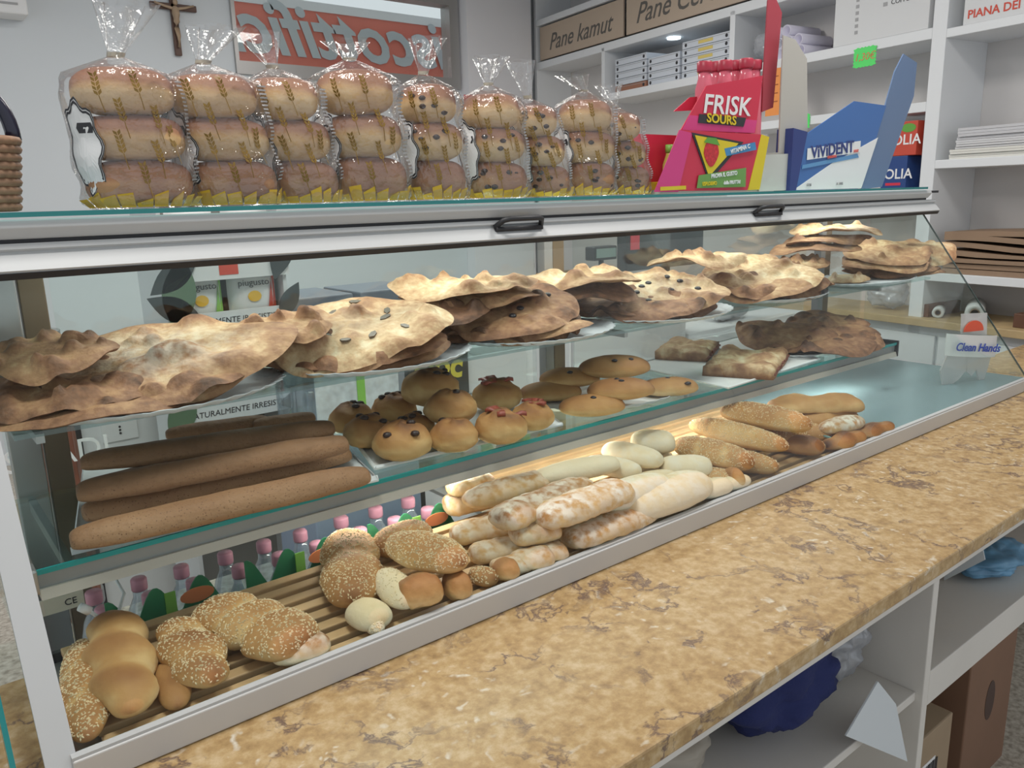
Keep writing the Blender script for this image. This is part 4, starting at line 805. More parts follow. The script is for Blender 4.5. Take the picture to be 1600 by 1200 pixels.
# crisps stand
x0, x1, z0, z1 = fr(292, 385, 440, 700, Y2); xm_ = (x0+x1)/2; wd = x1-x0
cs = empty('crisps_stand', (xm_, Y2+.15, 0), 0, 'white cardboard stand of crisp packets with leaf-shaped cutouts', 'display stand')
CARD = mat('white_card', (.68, .69, .70), .6); LEAF = mat('dark_leaf', (.045, .055, .06), .6); LEAFG = mat('green_leaf', (.10, .17, .10), .6)
for s in (-1, 1): MB().box((s*wd/2-.006, -.15, 0), (s*wd/2+.006, .15, z1+.2)).build('side_panel', CARD, cs)
MB().box((-wd/2, .14, 0), (wd/2, .15, z1+.2)).build('back_panel', mat('taupe_card', (.25, .24, .22), .6), cs)
BAGW = mat('packet_white', (.70, .70, .70), .3, bump=.4, bscale=25)
for i, (py, txt) in enumerate(((420, ''), (497, 'NATURALMENTE IRRESISTIBILE'), (637, 'NATURALMENTE IRRESISTIBILE'))):
    zz = at_y(375, py+14, Y2).z; hh = at_y(375, py-14, Y2).z - zz
    tr = MB().box((-wd/2-.012, -.165, zz), (wd/2+.012, -.155, zz+hh)).box((-wd/2, -.155, zz), (wd/2, .14, zz+.008)).build('tray', CARD, cs)
    if txt: text(txt, 'lettering', INK, basis((0, -.1655, zz+hh/2), (1, 0, .0), (0, 0, 1)), hh*.44, tr, shear=.1)
    else: MB().box((-.03, -.1665, zz+hh*.25), (.03, -.1652, zz+hh*.8)).build('logo', mat('logo_red', (.60, .06, .03), .5), tr)
    for k, (dx, acc, lb) in enumerate(((-wd*.23, LIME, 'green'), (wd*.24, mat('logo_red', (.6, .06, .03), .5), 'red'))):
        if i == 0: acc = YEL if k == 0 else acc
        if i == 2: acc = mat('logo_red', (.6, .06, .03), .5)
        lvl = ('upper', 'middle', 'lower')[i]
        pk = empty('crisp_packet', (xm_+dx, Y2+.05, zz+.009), .08*(1-2*k), 'white crisp packet with %s accents in the %s tray of the stand' % (('yellow' if i == 0 and k == 0 else 'green' if (k == 0 and i == 1) else 'red'), lvl) + (' beside its twin' if i == 2 else ''), 'crisp packet', 'crisp packets in the stand' )
        V = []; nx, nz_ = 10, 12; pw, ph_ = wd*.21, .2
        for sgn in (-1, 1):
            for i2 in range(nx+1):
                for j2 in range(nz_+1):
                    u, v = i2/nx*2-1, j2/nz_*2-1; V.append((u*pw*(1-.06*v*v), sgn*.032*max(0, (1-u**4)*(1-v**4))**.6, (v+1)/2*ph_))
        n1 = (nx+1)*(nz_+1); f = []
        for i2 in range(nx):
            for j2 in range(nz_): q = i2*(nz_+1)+j2; f += [(q, q+nz_+1, q+nz_+2, q+1), (n1+q+1, n1+q+nz_+2, n1+q+nz_+1, n1+q)]
        mesh('packet', V, f, BAGW, pk, True)
        MB().prism([(pw*.45, -.034, .0), (pw*.95, -.012, .0), (pw*.92, -.012, ph_*.9), (pw*.7, -.03, ph_*.55)], (0, -.002, 0)).build('colour_patch', acc, pk)
        MB().prism([(.022*math.cos(q*PI/6), -.0345, ph_*.42+.018*math.sin(q*PI/6)) for q in range(12)], (0, -.001, 0)).build('crisp_picture', YEL, pk)
        MB().box((-.016, -.033, ph_*.78), (.016, -.027, ph_*.88)).build('logo', mat('logo_red', (.6, .06, .03), .5), pk)
        if i == 1: text('piugusto', 'lettering', INK, basis((0, -.0352, ph_*.64), (1, 0, 0), (0, 0, 1)), .03, pk)
def leaf(px, py, ang, s, mt):
    c = at_y(px, py, Y2-.02); P = [(c.x-xm_ + s*(t_*math.cos(ang) - w2*math.sin(ang)), -.172, c.z + s*(t_*math.sin(ang) + w2*math.cos(ang))) for t_, w2 in [(-1+2*q/10, .42*math.sin(PI*q/10)) for q in range(11)] + [(1-2*q/10, -.42*math.sin(PI*q/10)) for q in range(1, 10)]]
    MB().prism(P, (0, .004, 0)).build('leaf', mt, cs)
for px, py, an, s, mt in ((272, 432, .6, .09, LEAF), (275, 485, -.5, .09, LEAF), (440, 395, 1.2, .09, LEAF), (452, 470, 1.0, .07, LEAF), (280, 460, 1.4, .12, LEAFG), (470, 622, .1, .08, LEAF), (462, 655, 1.3, .07, LEAFG), (285, 650, 1.2, .1, LEAFG)): leaf(px, py, an, s, mt)
# white water stack, dark banner, white cabinets further along
pk = pack(492, 640, 'pack of water in clear white film behind the raisin buns', film=mat('clear_white_film', (.62, .67, .72), .3, vary=.2, vscale=40), y=2.12, z=at_y(560, 690, 2.12).z, word=' ', grp=None)
st = MB().box((at_y(480, 700, 2.12).x, 2.1, 0), (at_y(650, 700, 2.12).x, 2.4, at_y(560, 690, 2.12).z-.001)).build('drinks_crate', mat('blue_crate', (.35, .42, .55), .5), None, bevel=.01); tag(st, 'pale blue crate carrying the clear-film water pack', 'crate')
x0, x1, z0, z1 = fr(640, 535, 730, 610, 2.46)
bn = MB().box((x0, 2.46, 0), (x1, 2.49, z1)).build('dark_banner', mat('charcoal', (.06, .06, .055), .6)); tag(bn, 'dark upright board with yellow lettering behind the bun tray', 'sign')
text('cioc', 'lettering', mat('mustard', (.65, .55, .08), .5), basis(((x0+x1)/2, 2.4585, (z0+z1)/2), (1, 0, -.15), (.15, 0, 1)), .13, bn, extrude=.001, bold=.004)
for pa, pb, top, lb in ((727, 838, 538, 'white cabinet beside the dark lettered board'), (895, 1075, 505, 'white cabinet behind the flat olive buns'), (1080, 1262, 505, 'white cabinet behind the stuffed focaccia slabs')):
    x0, x1 = at_y(pa, 580, 2.5).x, at_y(pb, 580, 2.5).x; z1 = at_y((pa+pb)/2, top, 2.5).z
    cb = empty('white_cabinet', ((x0+x1)/2, 2.7, 0), 0, lb, 'cabinet'); h2 = (x1-x0)/2
    MB().box((-h2, -.18, 0), (h2, .2, z1)).build('body', WHITE, cb, bevel=.003); MB().box((-h2+.012, -.2, .05), (h2-.05, -.1805, z1-.03)).build('door', CARD, cb, bevel=.003)
# till, scale and bags on the cabinets
def on(px, py, y): return at_y(px, py, y)
x0, x1, z0, z1 = fr(975, 345, 1098, 425, 2.62); zc2 = at_y(985, 505, 2.5).z
tl = empty('till_monitor', ((x0+x1)/2, 2.64, zc2), 0, 'black till screen seen from behind with red and white stickers', 'till')
MB().box((x0-(x0+x1)/2, -.03, z0-zc2), (x1-(x0+x1)/2, .03, z1-zc2+.05)).build('screen', DARK, tl, bevel=.008); MB().box((-.04, -.02, .02), (.04, .04, z0-zc2)).build('stand', DARK, tl); MB().box((-.12, -.09, 0), (.12, .1, .02)).build('foot', DARK, tl, bevel=.005)
c = on(994, 380, 2.6); MB().box((c.x-(x0+x1)/2-.03, -.034, c.z-zc2-.03), (c.x-(x0+x1)/2+.03, -.0305, c.z-zc2+.04)).build('red_sticker', mat('sticker_red', (.65, .04, .06), .5), tl)
c = on(995, 362, 2.6); MB().box((c.x-(x0+x1)/2-.06, -.034, c.z-zc2-.012), (c.x-(x0+x1)/2+.06, -.0305, c.z-zc2+.02)).build('white_sticker', PAPER, tl)
x0, x1, z0, z1 = fr(926, 383, 962, 408, 2.6)
sd_ = empty('customer_display', ((x0+x1)/2, 2.62, zc2), 0, 'small customer display with a grey-green screen on a pole', 'display')
MB().box((-(x1-x0)/2, -.03, z0-zc2), ((x1-x0)/2, .03, z1-zc2)).build('housing', DARK, sd_, bevel=.006); MB().box((-(x1-x0)/2+.012, -.034, z0-zc2+.012), ((x1-x0)/2-.012, -.0305, z1-zc2-.01)).build('screen', mat('lcd', (.22, .30, .27), .2), sd_)
MB().tube([(0, 0, .01), (0, 0, z0-zc2)], .012, 10).build('pole', DARK, sd_); MB().lathe([(.06, 0), (.06, .012), (.02, .02)], (0, 0, 0), 16).build('foot', DARK, sd_)
def crumple(name, c, sx, sy, sz, mt, label, cat, seed, base=None, tri=0):
    nu, nv = 40, 56; V = []
    for i in range(nu+1):
        a = PI*i/nu
        for k in range(nv):
            t_ = 2*PI*k/nv; q = Vector((math.sin(a)*math.cos(t_), math.sin(a)*math.sin(t_), math.cos(a))); n = 1 + .26*nz(q, 1.6, seed) + .16*abs(nz(q, 3.4, seed)) - .09*abs(nz(q, 6, seed+3))
            V.append(Vector((q.x*sx*n, q.y*sy*n, q.z*sz*n)))
    zm = min(v.z for v in V)
    o = mesh(name, [v - Vector((0, 0, zm)) for v in V], [(i*nv+k, (i+1)*nv+k, (i+1)*nv+(k+1) % nv, i*nv+(k+1) % nv) for i in range(nu) for k in range(nv)], mt, None, True); o.location = c; tag(o, label, cat); return o
FOIL = clear_mat('thin_poly', tint=(.9, .9, .92), gloss=.15, rough=.15, edge=.6, bump=1, bscale=30, haze=.3, hazecol=(.75, .78, .82))
c = on(1148, 375, 2.62); crumple('carrier_bag', (c.x, 2.66, at_y(1171, 505, 2.5).z), .15, .1, .13, mat('white_poly', (.66, .68, .70), .35), 'crumpled white carrier bag beside the till', 'bag', 3)
c = on(545, 470, 2.75); o = empty('grey_crate', (c.x, 2.85, 0), 0, 'grey display counter with low plastic crates behind the aubergine flatbread', 'counter'); zg = c.z
MB().box((-.28, -.1, 0), (.34, .25, zg-.06)).build('body', mat('grey_panel', (.35, .37, .40), .5), o, bevel=.004)
for dx in (-.13, .18): MB().box((dx-.14, -.12, zg-.0595), (dx+.14, .2, zg+.03)).build('crate', mat('slate_crate', (.16, .18, .22), .5), o, bevel=.006)
# ============================================================ shelving along the right wall
AN = math.radians(8); SD = Vector((math.sin(AN), math.cos(AN), 0)); SN = Vector((math.cos(AN), -math.sin(AN), 0)); P0 = at_z(1450, 497, .92)
def sp(px, py): q = at_pl(px, py, P0, SN); return (q - P0).dot(SD), q.z
SH = empty('wall_shelving', (P0.x, P0.y, 0), -AN, 'tall white built-in shelving with lettered beige fascia panels and a wooden worktop', 'shelving')
uf = sp(835, 97)[0]; uc1 = sp(942, 160)[0]; uc2 = sp(1142, 120)[0]; u3 = sp(1448, 150)[0]; u4 = sp(1470, 150)[0]; un = -1.3
zA = sp(1000, 58)[1]; zB = sp(1200, 102)[1]; zC = sp(1350, 178)[1]; zD = sp(1520, 254)[1]; zE = sp(1530, 438)[1]; zF = sp(1530, 42)[1]; zW = .92; zTop = sp(843, 40)[1]
SW = mat('shelf_white', (.74, .76, .78), .45); DV = .38
def sb(a, c, name, mt=SW, bev=.003): return MB().box(a, c).build(name, mt, SH, bevel=bev)
WS = []
sb((DV, un, 0), (DV+.02, uf, 3.38), 'back_panel', mat('shelf_back', (.62, .60, .59), .6))
for u, w2 in ((uf-.04, .04), (uc1-.02, .04), (uc2-.02, .045)): sb((0, u, zB if u > uc2-.5 and u < uf-.1 else 0), (DV, u+w2, zA if u < uf-.1 else 3.38), 'upright')
sb((0, u4, 0), (DV, u3, 3.38), 'upright')
sb((0, u3, zA-.03), (DV, uf-.04, zA+.03), 'shelf'); sb((0, u3, zB-.03), (DV, uc1+.02, zB+.025), 'shelf'); sb((0, u3, zC-.025), (DV, uc2, zC+.025), 'shelf')
for z in (zF, zD, zE): sb((0, un, z-.022), (DV, u4, z+.022), 'shelf')
wt = sb((-.06, un, zW-.04), (DV, uf-.04, zW), 'worktop', mat('oak_top', (.52, .38, .20), .45, vary=.2, vscale=9))
zt2 = zTop
sb((0, u3, zt2), (DV, uf-.04, zt2+.05), 'top_board')
BGE = mat('fascia_beige', (.50, .40, .31), .6)
edges = [uf-.06, sp(974, 52)[0], sp(974, 52)[0]-(uf-sp(974, 52)[0]), u3+.02]
for k, word in enumerate(('Pane kamut', 'Pane Cereali', '')):
    a, c = edges[k+1]+.02, edges[k]-.02
    pn = sb((.012, a, zA+.045), (.03, c, zt2-.015), 'fascia_panel', BGE)
    if word: text(word, 'lettering', mat('script_grey', (.12, .11, .10), .6), basis((.0115, (a+c)/2, (zA+zt2)/2), (0, -1, 0), (0, 0, 1)), (c-a)*.16, pn, shear=.35, bold=.001, extrude=.001)
for k in range(5): sb((-.02, un+k*.62, .08), (-.001, un+k*.62+.60, zW-.09), 'cabinet_door', SW)
sb((0, un, 0), (DV, uf-.04, zW-.045), 'cabinet_body', SW, 0)
u, z = sp(1030, 62); q = MB().lathe([(.05, 0), (.05, .01)], (.14, u, zA-.041), 20).build('spot_lamp', mat('spot_glow', (.8, .93, 1), .3, emit=3), SH)
def S3(u, v, z): q = P0 + SD*u + SN*v; return Vector((q.x, q.y, z))
def sbox(name, px0, px1, v, dep, z0, h, mt, label, cat, group=None, zref=None):
    ua, ub = sp(px0, 150)[0], sp(px1, 150)[0]; o = empty(name, S3((ua+ub)/2, v, z0), -AN, label, cat, group); hw = abs(ua-ub)/2
    MB().box((0, -hw, 0), (dep, hw, h)).build('carton', mt, o, bevel=.003); return o, hw
PBW = mat('pizza_box', (.62, .66, .72), .6)
zb0 = zB + .0255
hp = (sp(1095, 62)[1] - sp(1095, 125)[1]) / 5.2
for px0, px1, n, nm in ((955, 1003, 5, 'end'), (1006, 1054, 4, 'middle'), (1058, 1132, 5, 'yellow-labelled')):
    for k in range(n):
        brown = nm == 'end' and k == 0
        o, hw = sbox('pizza_box', px0, px1, .04, .30, zb0+k*hp, hp*.94, mat('kraft', (.35, .16, .10), .6) if brown else PBW, ('brown pizza box at the bottom of the stack by the upright' if brown else '%s flat pizza box of the %s stack' % ((('lowest', 'second-lowest', 'second-highest', 'topmost') if n == 4 else ('lowest', 'second-lowest', 'middle', 'second-highest', 'topmost'))[k], nm)), 'box', 'pizza boxes on the shelf')
        MB().box((-.0015, -hw*.96, hp*.70), (-.0002, hw*.96, hp*.76)).build('lid_line', GREYP, o)
        for s in (-1, 1): MB().lathe([(.012, 0), (.012, .001)], (0, 0, 0), 10).build('vent_hole', INK, o).matrix_local = Matrix.Translation((-.0005, s*hw*.84, hp*.45)) @ Matrix.Rotation(-PI/2, 4, 'Y')
        if nm[0] == 'y': MB().box((-.0018, -hw*.3, hp*.25), (-.0003, hw*.3, hp*.65)).build('yellow_label', mat('pale_yellow', (.70, .55, .16), .6), o)
# cup sleeves
rc = .036; uc = sp(1220, 90)[0]
k = 0
for r_, row in enumerate((4, 4, 3)):
    for j in range(row):
        if (r_, j) in ((2, 0),): continue
        o = empty('cup_sleeve', S3(uc + .13 - j*.075 + r_*.02, .06, zb0 + rc + r_*.066), -AN, 'sleeve of stacked white paper cups lying on the shelf in clear film', 'cups', 'cup sleeves on the shelf')
        n = 20; V = []
        for x, r2 in ((0, rc), (.28, rc), (.28, rc*.8), (0, rc*.8)): V += [(x, r2*math.cos(2*PI*q/n), r2*math.sin(2*PI*q/n)) for q in range(n)]
        mesh('cups', V, [(i*n+q, i*n+(q+1) % n, ((i+1) % 4)*n+(q+1) % n, ((i+1) % 4)*n+q) for i in range(4) for q in range(n)], mat('cup_white', (.66, .64, .76), .5), o, True)
V_ = crumple('film_wrap', S3(uc+.2, .17, zb0), .12, .14, .10, FOIL, 'crumpled clear film bag beside the cup sleeves', 'bag', 8)
o, hw = sbox('white_carton', 1296, 1440, .005, 0.33, zb0, min(.34, zA-.035-zb0), CARD, 'white carton with printed tick boxes above the green price tag', 'carton')
for q in range(7): MB().box((-.0015, hw*.52, .27-q*.034), (-.0003, hw*.52-.02, .252-q*.034)).build('tick_box', LIME if q == 0 else GREYP, o)
for q in range(2): MB().box((-.0015, -.02, .27-q*.09), (-.0003, -.045, .25-q*.09)).build('tick_box', GREYP, o)
text('COPPETTE', 'lettering', INK, basis((-.001, -.15, .172), (0, -1, 0), (0, 0, 1)), .035, o)
def star(px, py, w, h, txt, label):
    u, z = sp(px, py); c = S3(u, -.006, z); o = empty('price_tag', c, -AN, label, 'price tag'); P = []
    for q in range(44):
        a = 2*PI*q/44; m_ = max(abs(math.cos(a)), abs(math.sin(a))); r_ = (1/m_) * (1 if q % 2 else .9); P.append((0, w*r_*math.cos(a), h*r_*math.sin(a)))
    MB().prism(P, (.002, 0, 0)).build('card', mat('neon_green', (.10, .75, .16), .5), o)
    if txt: text(txt, 'price', mat('price_ink', (.70, .22, .10), .5), basis((-.0008, 0, 0), (0, -1, 0), (0, 0, 1)), h*1.0, o, shear=.2)
star(1352, 89, .075, .055, '1,30€', 'neon green zigzag price tag hanging under the white carton')
star(1256, 190, .05, .045, '', 'neon green price tag half hidden behind the blue carton')
u, z = sp(1213, 142); o = MB().box((-.001, -.055, -.15), (.001, .055, .13)).build('orange_notice', mat('orange_paper', (.82, .30, .08), .6)); o.location = S3(u, -.03, z); o.rotation_euler = (0, 0, -AN); tag(o, 'orange paper notice hanging behind the grey cardboard flap', 'notice')
for q in range(4): MB().box((-.0022, -.04, .08-q*.05), (-.0012, .04, .086-q*.05)).build('text_line', mat('brown_ink', (.35, .10, .03), .5), o)
o, hw = sbox('white_carton', 1492, 1640, .01, .34, zF+.0225, .3, CARD, 'white carton with red lettering on the highest shelf', 'carton')
text('PIANA DEI', 'lettering', mat('logo_red', (.6, .06, .03), .5), basis((-.001, hw*.35, .045), (0, -1, 0), (0, 0, 1)), .055, o, bold=.001)
for k, (h_, off, lb) in enumerate(((.05, 0, 'loose stack of white wrapping paper at the bottom of the pile'), (.045, .03, 'grey-white stack of paper sheets in the middle of the pile'), (.06, .035, 'grey-white stack of paper sheets on top of the pile'))):
    z0 = zD+.0225+sum((.05, .045, .06)[:k]); o = empty('paper_stack', S3(sp(1590, 220)[0], .03, z0), -AN, lb, 'paper'); u_ = sp(1480, 220)[0]-sp(1590, 220)[0]
    for q in range(4):
        j = .006*math.sin(q*2.3+k); MB().box((j, -.45, h_/4*q), (.32, u_-off+j, h_/4*(q+1)-.0015)).build('sheets', mat('paper_grey%d' % k, ((.70, .69, .64), (.62, .62, .63), (.56, .56, .58))[k], .8), o)
KR = mat('kraft_paper', (.30, .20, .13), .7, vary=.1, vscale=6)
for k in range(7):
    o = empty('paper_bags', S3(sp(1600, 420)[0], .02, zE+.0225+k*.030), -AN, ('lowest', 'second-lowest', 'third-lowest', 'middle', 'third-highest', 'second-highest')[min(k, 5)] + ' bundle of brown paper bags in the shelf stack' if k < 6 else 'topmost bundle of brown paper bags with a green leaf print', 'paper bags', 'brown paper bags on the shelf'); u_ = sp(1470, 400)[0]-sp(1600, 420)[0]; V = []; n = 16
    for i in range(n+1):
        y = -.5+(u_+.5)*i/n; bow = (.022*math.sin(i/n*PI*1.2+k) + (.05*max(0, i/n-.6)*(k/6)))
        for x, z in ((.0, .0), (.34, .0), (.34, .026), (.0, .026)): V.append((x+.008*math.sin(k*2), y, max(0, z + bow*(k/6))))
    mesh('bundle', V, [(4*i+j, 4*i+(j+1) % 4, 4*i+4+(j+1) % 4, 4*i+4+j) for i in range(n) for j in range(4)] + [(0, 1, 2, 3), (4*n+3, 4*n+2, 4*n+1, 4*n)], KR, o)
    if k == 6: MB().prism([(.05+.03*math.cos(q*PI/5), .0+.06*math.sin(q*PI/5), .058) for q in range(10)], (0, 0, .001)).build('leaf_print', mat('leaf_ink', (.08, .13, .07), .6), o)
for px, r2, L2, lb in ((1462, .03, .16, 'thin roll of wrapping paper with a brown core on the wooden worktop'), (1520, .048, .32, 'thick roll of clear film with an open core on the wooden worktop')):
    u, z = sp(px, 470); o = empty('film_roll', S3(u, .03, zW+r2), -AN+.5, lb, 'roll'); n = 24; V = []
    for x, rr in ((0, r2), (L2, r2), (L2, r2*.5), (0, r2*.5)): V += [(x, rr*math.cos(2*PI*q/n), rr*math.sin(2*PI*q/n)) for q in range(n)]
    mesh('wound_film', V, [(i*n+q, i*n+(q+1) % n, ((i+1) % 4)*n+(q+1) % n, ((i+1) % 4)*n+q) for i in range(4) for q in range(n)], mat('film_white', (.58, .60, .60), .3), o, True)
    V = []
    for x, rr in ((-.002, r2*.49), (L2+.002, r2*.49), (L2+.002, r2*.4), (-.002, r2*.4)): V += [(x, rr*math.cos(2*PI*q/n), rr*math.sin(2*PI*q/n)) for q in range(n)]
    mesh('core', V, [(i*n+q, i*n+(q+1) % n, ((i+1) % 4)*n+(q+1) % n, ((i+1) % 4)*n+q) for i in range(4) for q in range(n)], mat('core_card', (.22, .15, .09), .7), o, True)
for px, lb in ((1436, 'dark wooden block holding the thin roll'), (1594, 'dark wooden block beside the thick film roll')):
    u, z = sp(px, 490); o = MB().box((0, -.04, 0), (.3, .04, .07)).build('wooden_block', mat('dark_wood', (.13, .06, .035), .5, vary=.2, vscale=12), None, bevel=.003); o.location = S3(u, .02, zW+.0005); o.rotation_euler = (0, 0, -AN); tag(o, lb, 'block')
c = S3(sp(1360, 460)[0], .17, zW); crumple('foil_bag', c, u_ if 0 else .1, .1, .09, FOIL, 'crumpled shiny plastic bag on the wooden worktop', 'bag', 12)
struct('wall_right', MB().box((6.2, -2, 0), (6.3, 6.0, 3.4)), WALLW)
# ============================================================ on the top glass: sweets cartons
def poly(name, px, y, depth, mt, parent, org):
    P = [at_y(*q, y) - org for q in px]; return MB().prism(P, (0, depth, 0)).build(name, mt, parent)
RED = mat('carton_red', (.62, .03, .07), .45); PK = mat('carton_pink', (.66, .05, .22), .45); YC = mat('carton_yellow', (.72, .55, .02), .45); GC = mat('raw_card', (.46, .44, .40), .7)
yf = 1.52
def face(px, py, y, org): return at_y(px, py, y) - org
org = at_y(1105, 300, yf); org.z = ZG
fk = empty('sweets_carton', org, 0, 'bright red and pink counter carton with a strawberry picture and bottles inside', 'carton')
poly('tray_front', [(1024, 299), (1168, 297), (1190, 210), (1062, 203)], yf, .003, RED, fk, org); poly('side_wedge', [(1022, 300), (1060, 300), (1082, 208), (1062, 203)], yf-.002, .001, PK, fk, org)
poly('side_panel', [(1169, 297), (1187, 296), (1202, 214), (1190, 210)], yf-.001, .12, YC, fk, org)
poly('upper_panel', [(1064, 203), (1180, 208), (1192, 118), (1104, 134)], yf+.02, .003, RED, fk, org); poly('pink_band', [(1066, 203), (1179, 208), (1183, 188), (1078, 180)], yf+.018, .0015, PK, fk, org)
poly('ear', [(1053, 174), (1078, 152), (1098, 150), (1090, 172)], yf+.06, .003, RED, fk, org)
poly('back_flap', [(1191, 175), (1193, 118), (1200, 0), (1212, -4), (1222, 20), (1208, 168)], yf+.07, .004, mat('carton_dark_red', (.38, .05, .07), .5), fk, org)
b0 = at_y(1030, 299, yf)-org; b1 = at_y(1186, 297, yf)-org
MB().box((b0.x+.01, .004, .0005), (b1.x-.005, .13, .012)).build('floor', GC, fk); MB().box((b0.x+.03, .122, .012), (b1.x, .13, .17)).build('back_panel', RED, fk)
def ftext(s, px, py, y, size, mt, parent, org, tilt=0, sx=1, bold=.0005, shear=0): 
    q = at_y(px, py, y) - org; return text(s, 'lettering', mt, basis(q, (math.cos(tilt), 0, math.sin(tilt)), (-math.sin(tilt), 0, math.cos(tilt))), size, parent, shear=shear, bold=bold, sx=sx)
ftext('FRISK', 1136, 166, yf+.018, .074, PAPER, fk, org, 0, 1.25, .001, .15)
poly('black_plate', [(1093, 178), (1166, 184), (1162, 198), (1091, 192)], yf+.016, .001, INK, fk, org); ftext('SOURS', 1128, 187, yf+.0145, .035, YC, fk, org, -.03, 1.3, .0008)
poly('triangle', [(1081, 207), (1162, 222), (1108, 284)], yf-.003, .002, INK, fk, org); poly('triangle_inner', [(1086, 211), (1154, 224), (1108, 276)], yf-.0045, .001, YC, fk, org)
q = at_y(1112, 235, yf-.006)-org
MB().prism([(q.x + .034*math.cos(a)*(1 - .35*max(0, -math.sin(a))), q.y, q.z - .008 + .038*math.sin(a)) for a in [2*PI*k/24 for k in range(24)]], (0, .001, 0)).build('strawberry', mat('berry', (.60, .03, .04), .5, vary=.3, vscale=120), fk)
MB().prism([(q.x-.036, q.y-.001, q.z+.022), (q.x+.036, q.y-.001, q.z+.014), (q.x+.02, q.y-.001, q.z+.034), (q.x-.02, q.y-.001, q.z+.036)], (0, .001, 0)).build('berry_leaves', mat('berry_leaf', (.12, .35, .05), .5), fk)
poly('blue_plate', [(1132, 232), (1180, 222), (1182, 234), (1135, 244)], yf-.005, .001, mat('plate_blue', (.06, .25, .50), .5), fk, org); ftext('VITAMINA C', 1157, 233, yf-.0062, .017, PAPER, fk, org, .2)
poly('green_plate', [(1092, 274), (1166, 262), (1165, 292), (1089, 294)], yf-.005, .001, mat('plate_green', (.16, .33, .08), .5), fk, org)
ftext('PROVA IL GUSTO', 1132, 273, yf-.0062, .0165, PAPER, fk, org, .08, .95); ftext('ESPLOSIVO', 1109, 287, yf-.0062, .014, YC, fk, org, .03, .95); ftext('della FRUTTA!', 1144, 285, yf-.0062, .014, PAPER, fk, org, .03, .95)
poly('yellow_strip', [(1032, 292), (1072, 290), (1072, 296), (1032, 298)], yf-.004, .001, YC, fk, org)
for k, (px, py, yy) in enumerate(((1101, 106, .055), (1133, 104, .055), (1166, 101, .055), (1120, 106, .10), (1150, 104, .10), (1180, 103, .10))):
    q = at_y(px, py, yf+yy); o = empty('sweets_bottle', (q.x, q.y, ZG+.0125), 0, 'small bottle of red sweets with a red cap, ' + ('front' if yy < .08 else 'back') + ' row of the pink carton', 'bottle', 'bottles in the pink carton'); hz = q.z - ZG - .0125
    MB().lathe([(.024, 0), (.026, .01), (.026, hz-.06), (.018, hz-.03), (.017, hz-.012)], (0, 0, 0), 16).build('bottle', mat('pink_glass', (.72, .16, .22), .2), o, True); MB().lathe([(.021, hz-.012), (.022, hz-.008), (.022, hz+.014), (.019, hz+.017)], (0, 0, 0), 16).build('cap', mat('cap_red', (.42, .03, .06), .4), o, True)
q = at_y(1046, 262, yf+.1); o = empty('juice_bottle', (q.x, q.y, ZG), 0, 'small yellow bottle with a green cap beside the pink carton', 'bottle'); hz = at_y(1046, 226, yf+.1).z-ZG
MB().lathe([(.018, 0), (.02, .008), (.02, hz*.6), (.011, hz*.8), (.011, hz*.84)], (0, 0, 0), 16).build('bottle', mat('yellow_plastic', (.55, .50, .12), .3), o, True); MB().lathe([(.013, hz*.84), (.013, hz)], (0, 0, 0), 14).build('cap', LIME, o, True)
q = at_y(1030, 290, yf+.08); o = MB().box((-.02, 0, 0), (.03, .03, .035)).build('yellow_box', YC, None, bevel=.002); o.location = (q.x, q.y, ZG); tag(o, 'small yellow box behind the pink carton edge', 'box')
# grey flap carton and blue gum carton
org = at_y(1225, 298, yf); org.z = ZG
gf = empty('grey_carton', org, 0, 'open grey cardboard carton with a tall rounded flap between the two sweets cartons', 'carton')
poly('tall_flap', [(1186, 298), (1232, 296), (1262, 215), (1261, 92), (1243, 62), (1224, 55), (1217, 238), (1190, 240)], yf+.035, .004, GC, gf, org); poly('front_panel', [(1186, 299), (1234, 297), (1234, 240), (1190, 242)], yf+.02, .003, mat('raw_card_light', (.55, .54, .50), .7), gf, org)
a = at_y(1190, 297, yf+.06)-org; c = at_y(1232, 297, yf+.06)-org; MB().box((a.x, .026, .0005), (c.x, .14, .09)).build('box_body', GC, gf)
BLUE = mat('carton_blue', (.06, .16, .42), .45); DBL = mat('carton_navy', (.03, .05, .20), .45); LB = mat('carton_sky', (.12, .30, .55), .45)
org = at_y(1300, 297, yf); org.z = ZG
vv = empty('gum_carton', org, 0, 'blue and white chewing gum counter carton with raised lid flap', 'carton')
poly('front_panel', [(1236, 298), (1345, 294), (1385, 165), (1335, 158), (1262, 208), (1240, 216)], yf+.01, .003, BLUE, vv, org); poly('white_wedge', [(1240, 297), (1346, 294), (1372, 215), (1300, 255)], yf+.0085, .001, PAPER, vv, org)
poly('left_panel', [(1234, 298), (1244, 297), (1262, 206), (1240, 200)], yf+.006, .06, DBL, vv, org)
poly('side_flap', [(1346, 296), (1378, 292), (1428, 150), (1433, 98), (1412, 84), (1398, 112)], yf+.012, .004, mat('carton_steel_blue', (.13, .20, .34), .35), vv, org)
poly('name_plate', [(1262, 232), (1345, 220), (1344, 238), (1261, 250)], yf+.0065, .001, PAPER, vv, org); poly('light_band', [(1254, 258), (1340, 240), (1342, 246), (1253, 264)], yf+.0072, .001, LB, vv, org)
ftext('ViViDENT', 1302, 234, yf+.005, .054, DBL, vv, org, .09, 1.15, .0012); ftext('ORIGINALE', 1300, 245, yf+.005, .011, mat('carton_coral', (.70, .12, .10), .5), vv, org, .09); ftext('XYLIT', 1338, 236, yf+.004, .012, mat('carton_coral', (.7, .12, .1), .5), vv, org, .09); ftext('GUM', 1264, 289, yf+.005, .012, GREYP, vv, org, .02); ftext('AL 100%', 1312, 287, yf+.005, .012, GREYP, vv, org, .02)
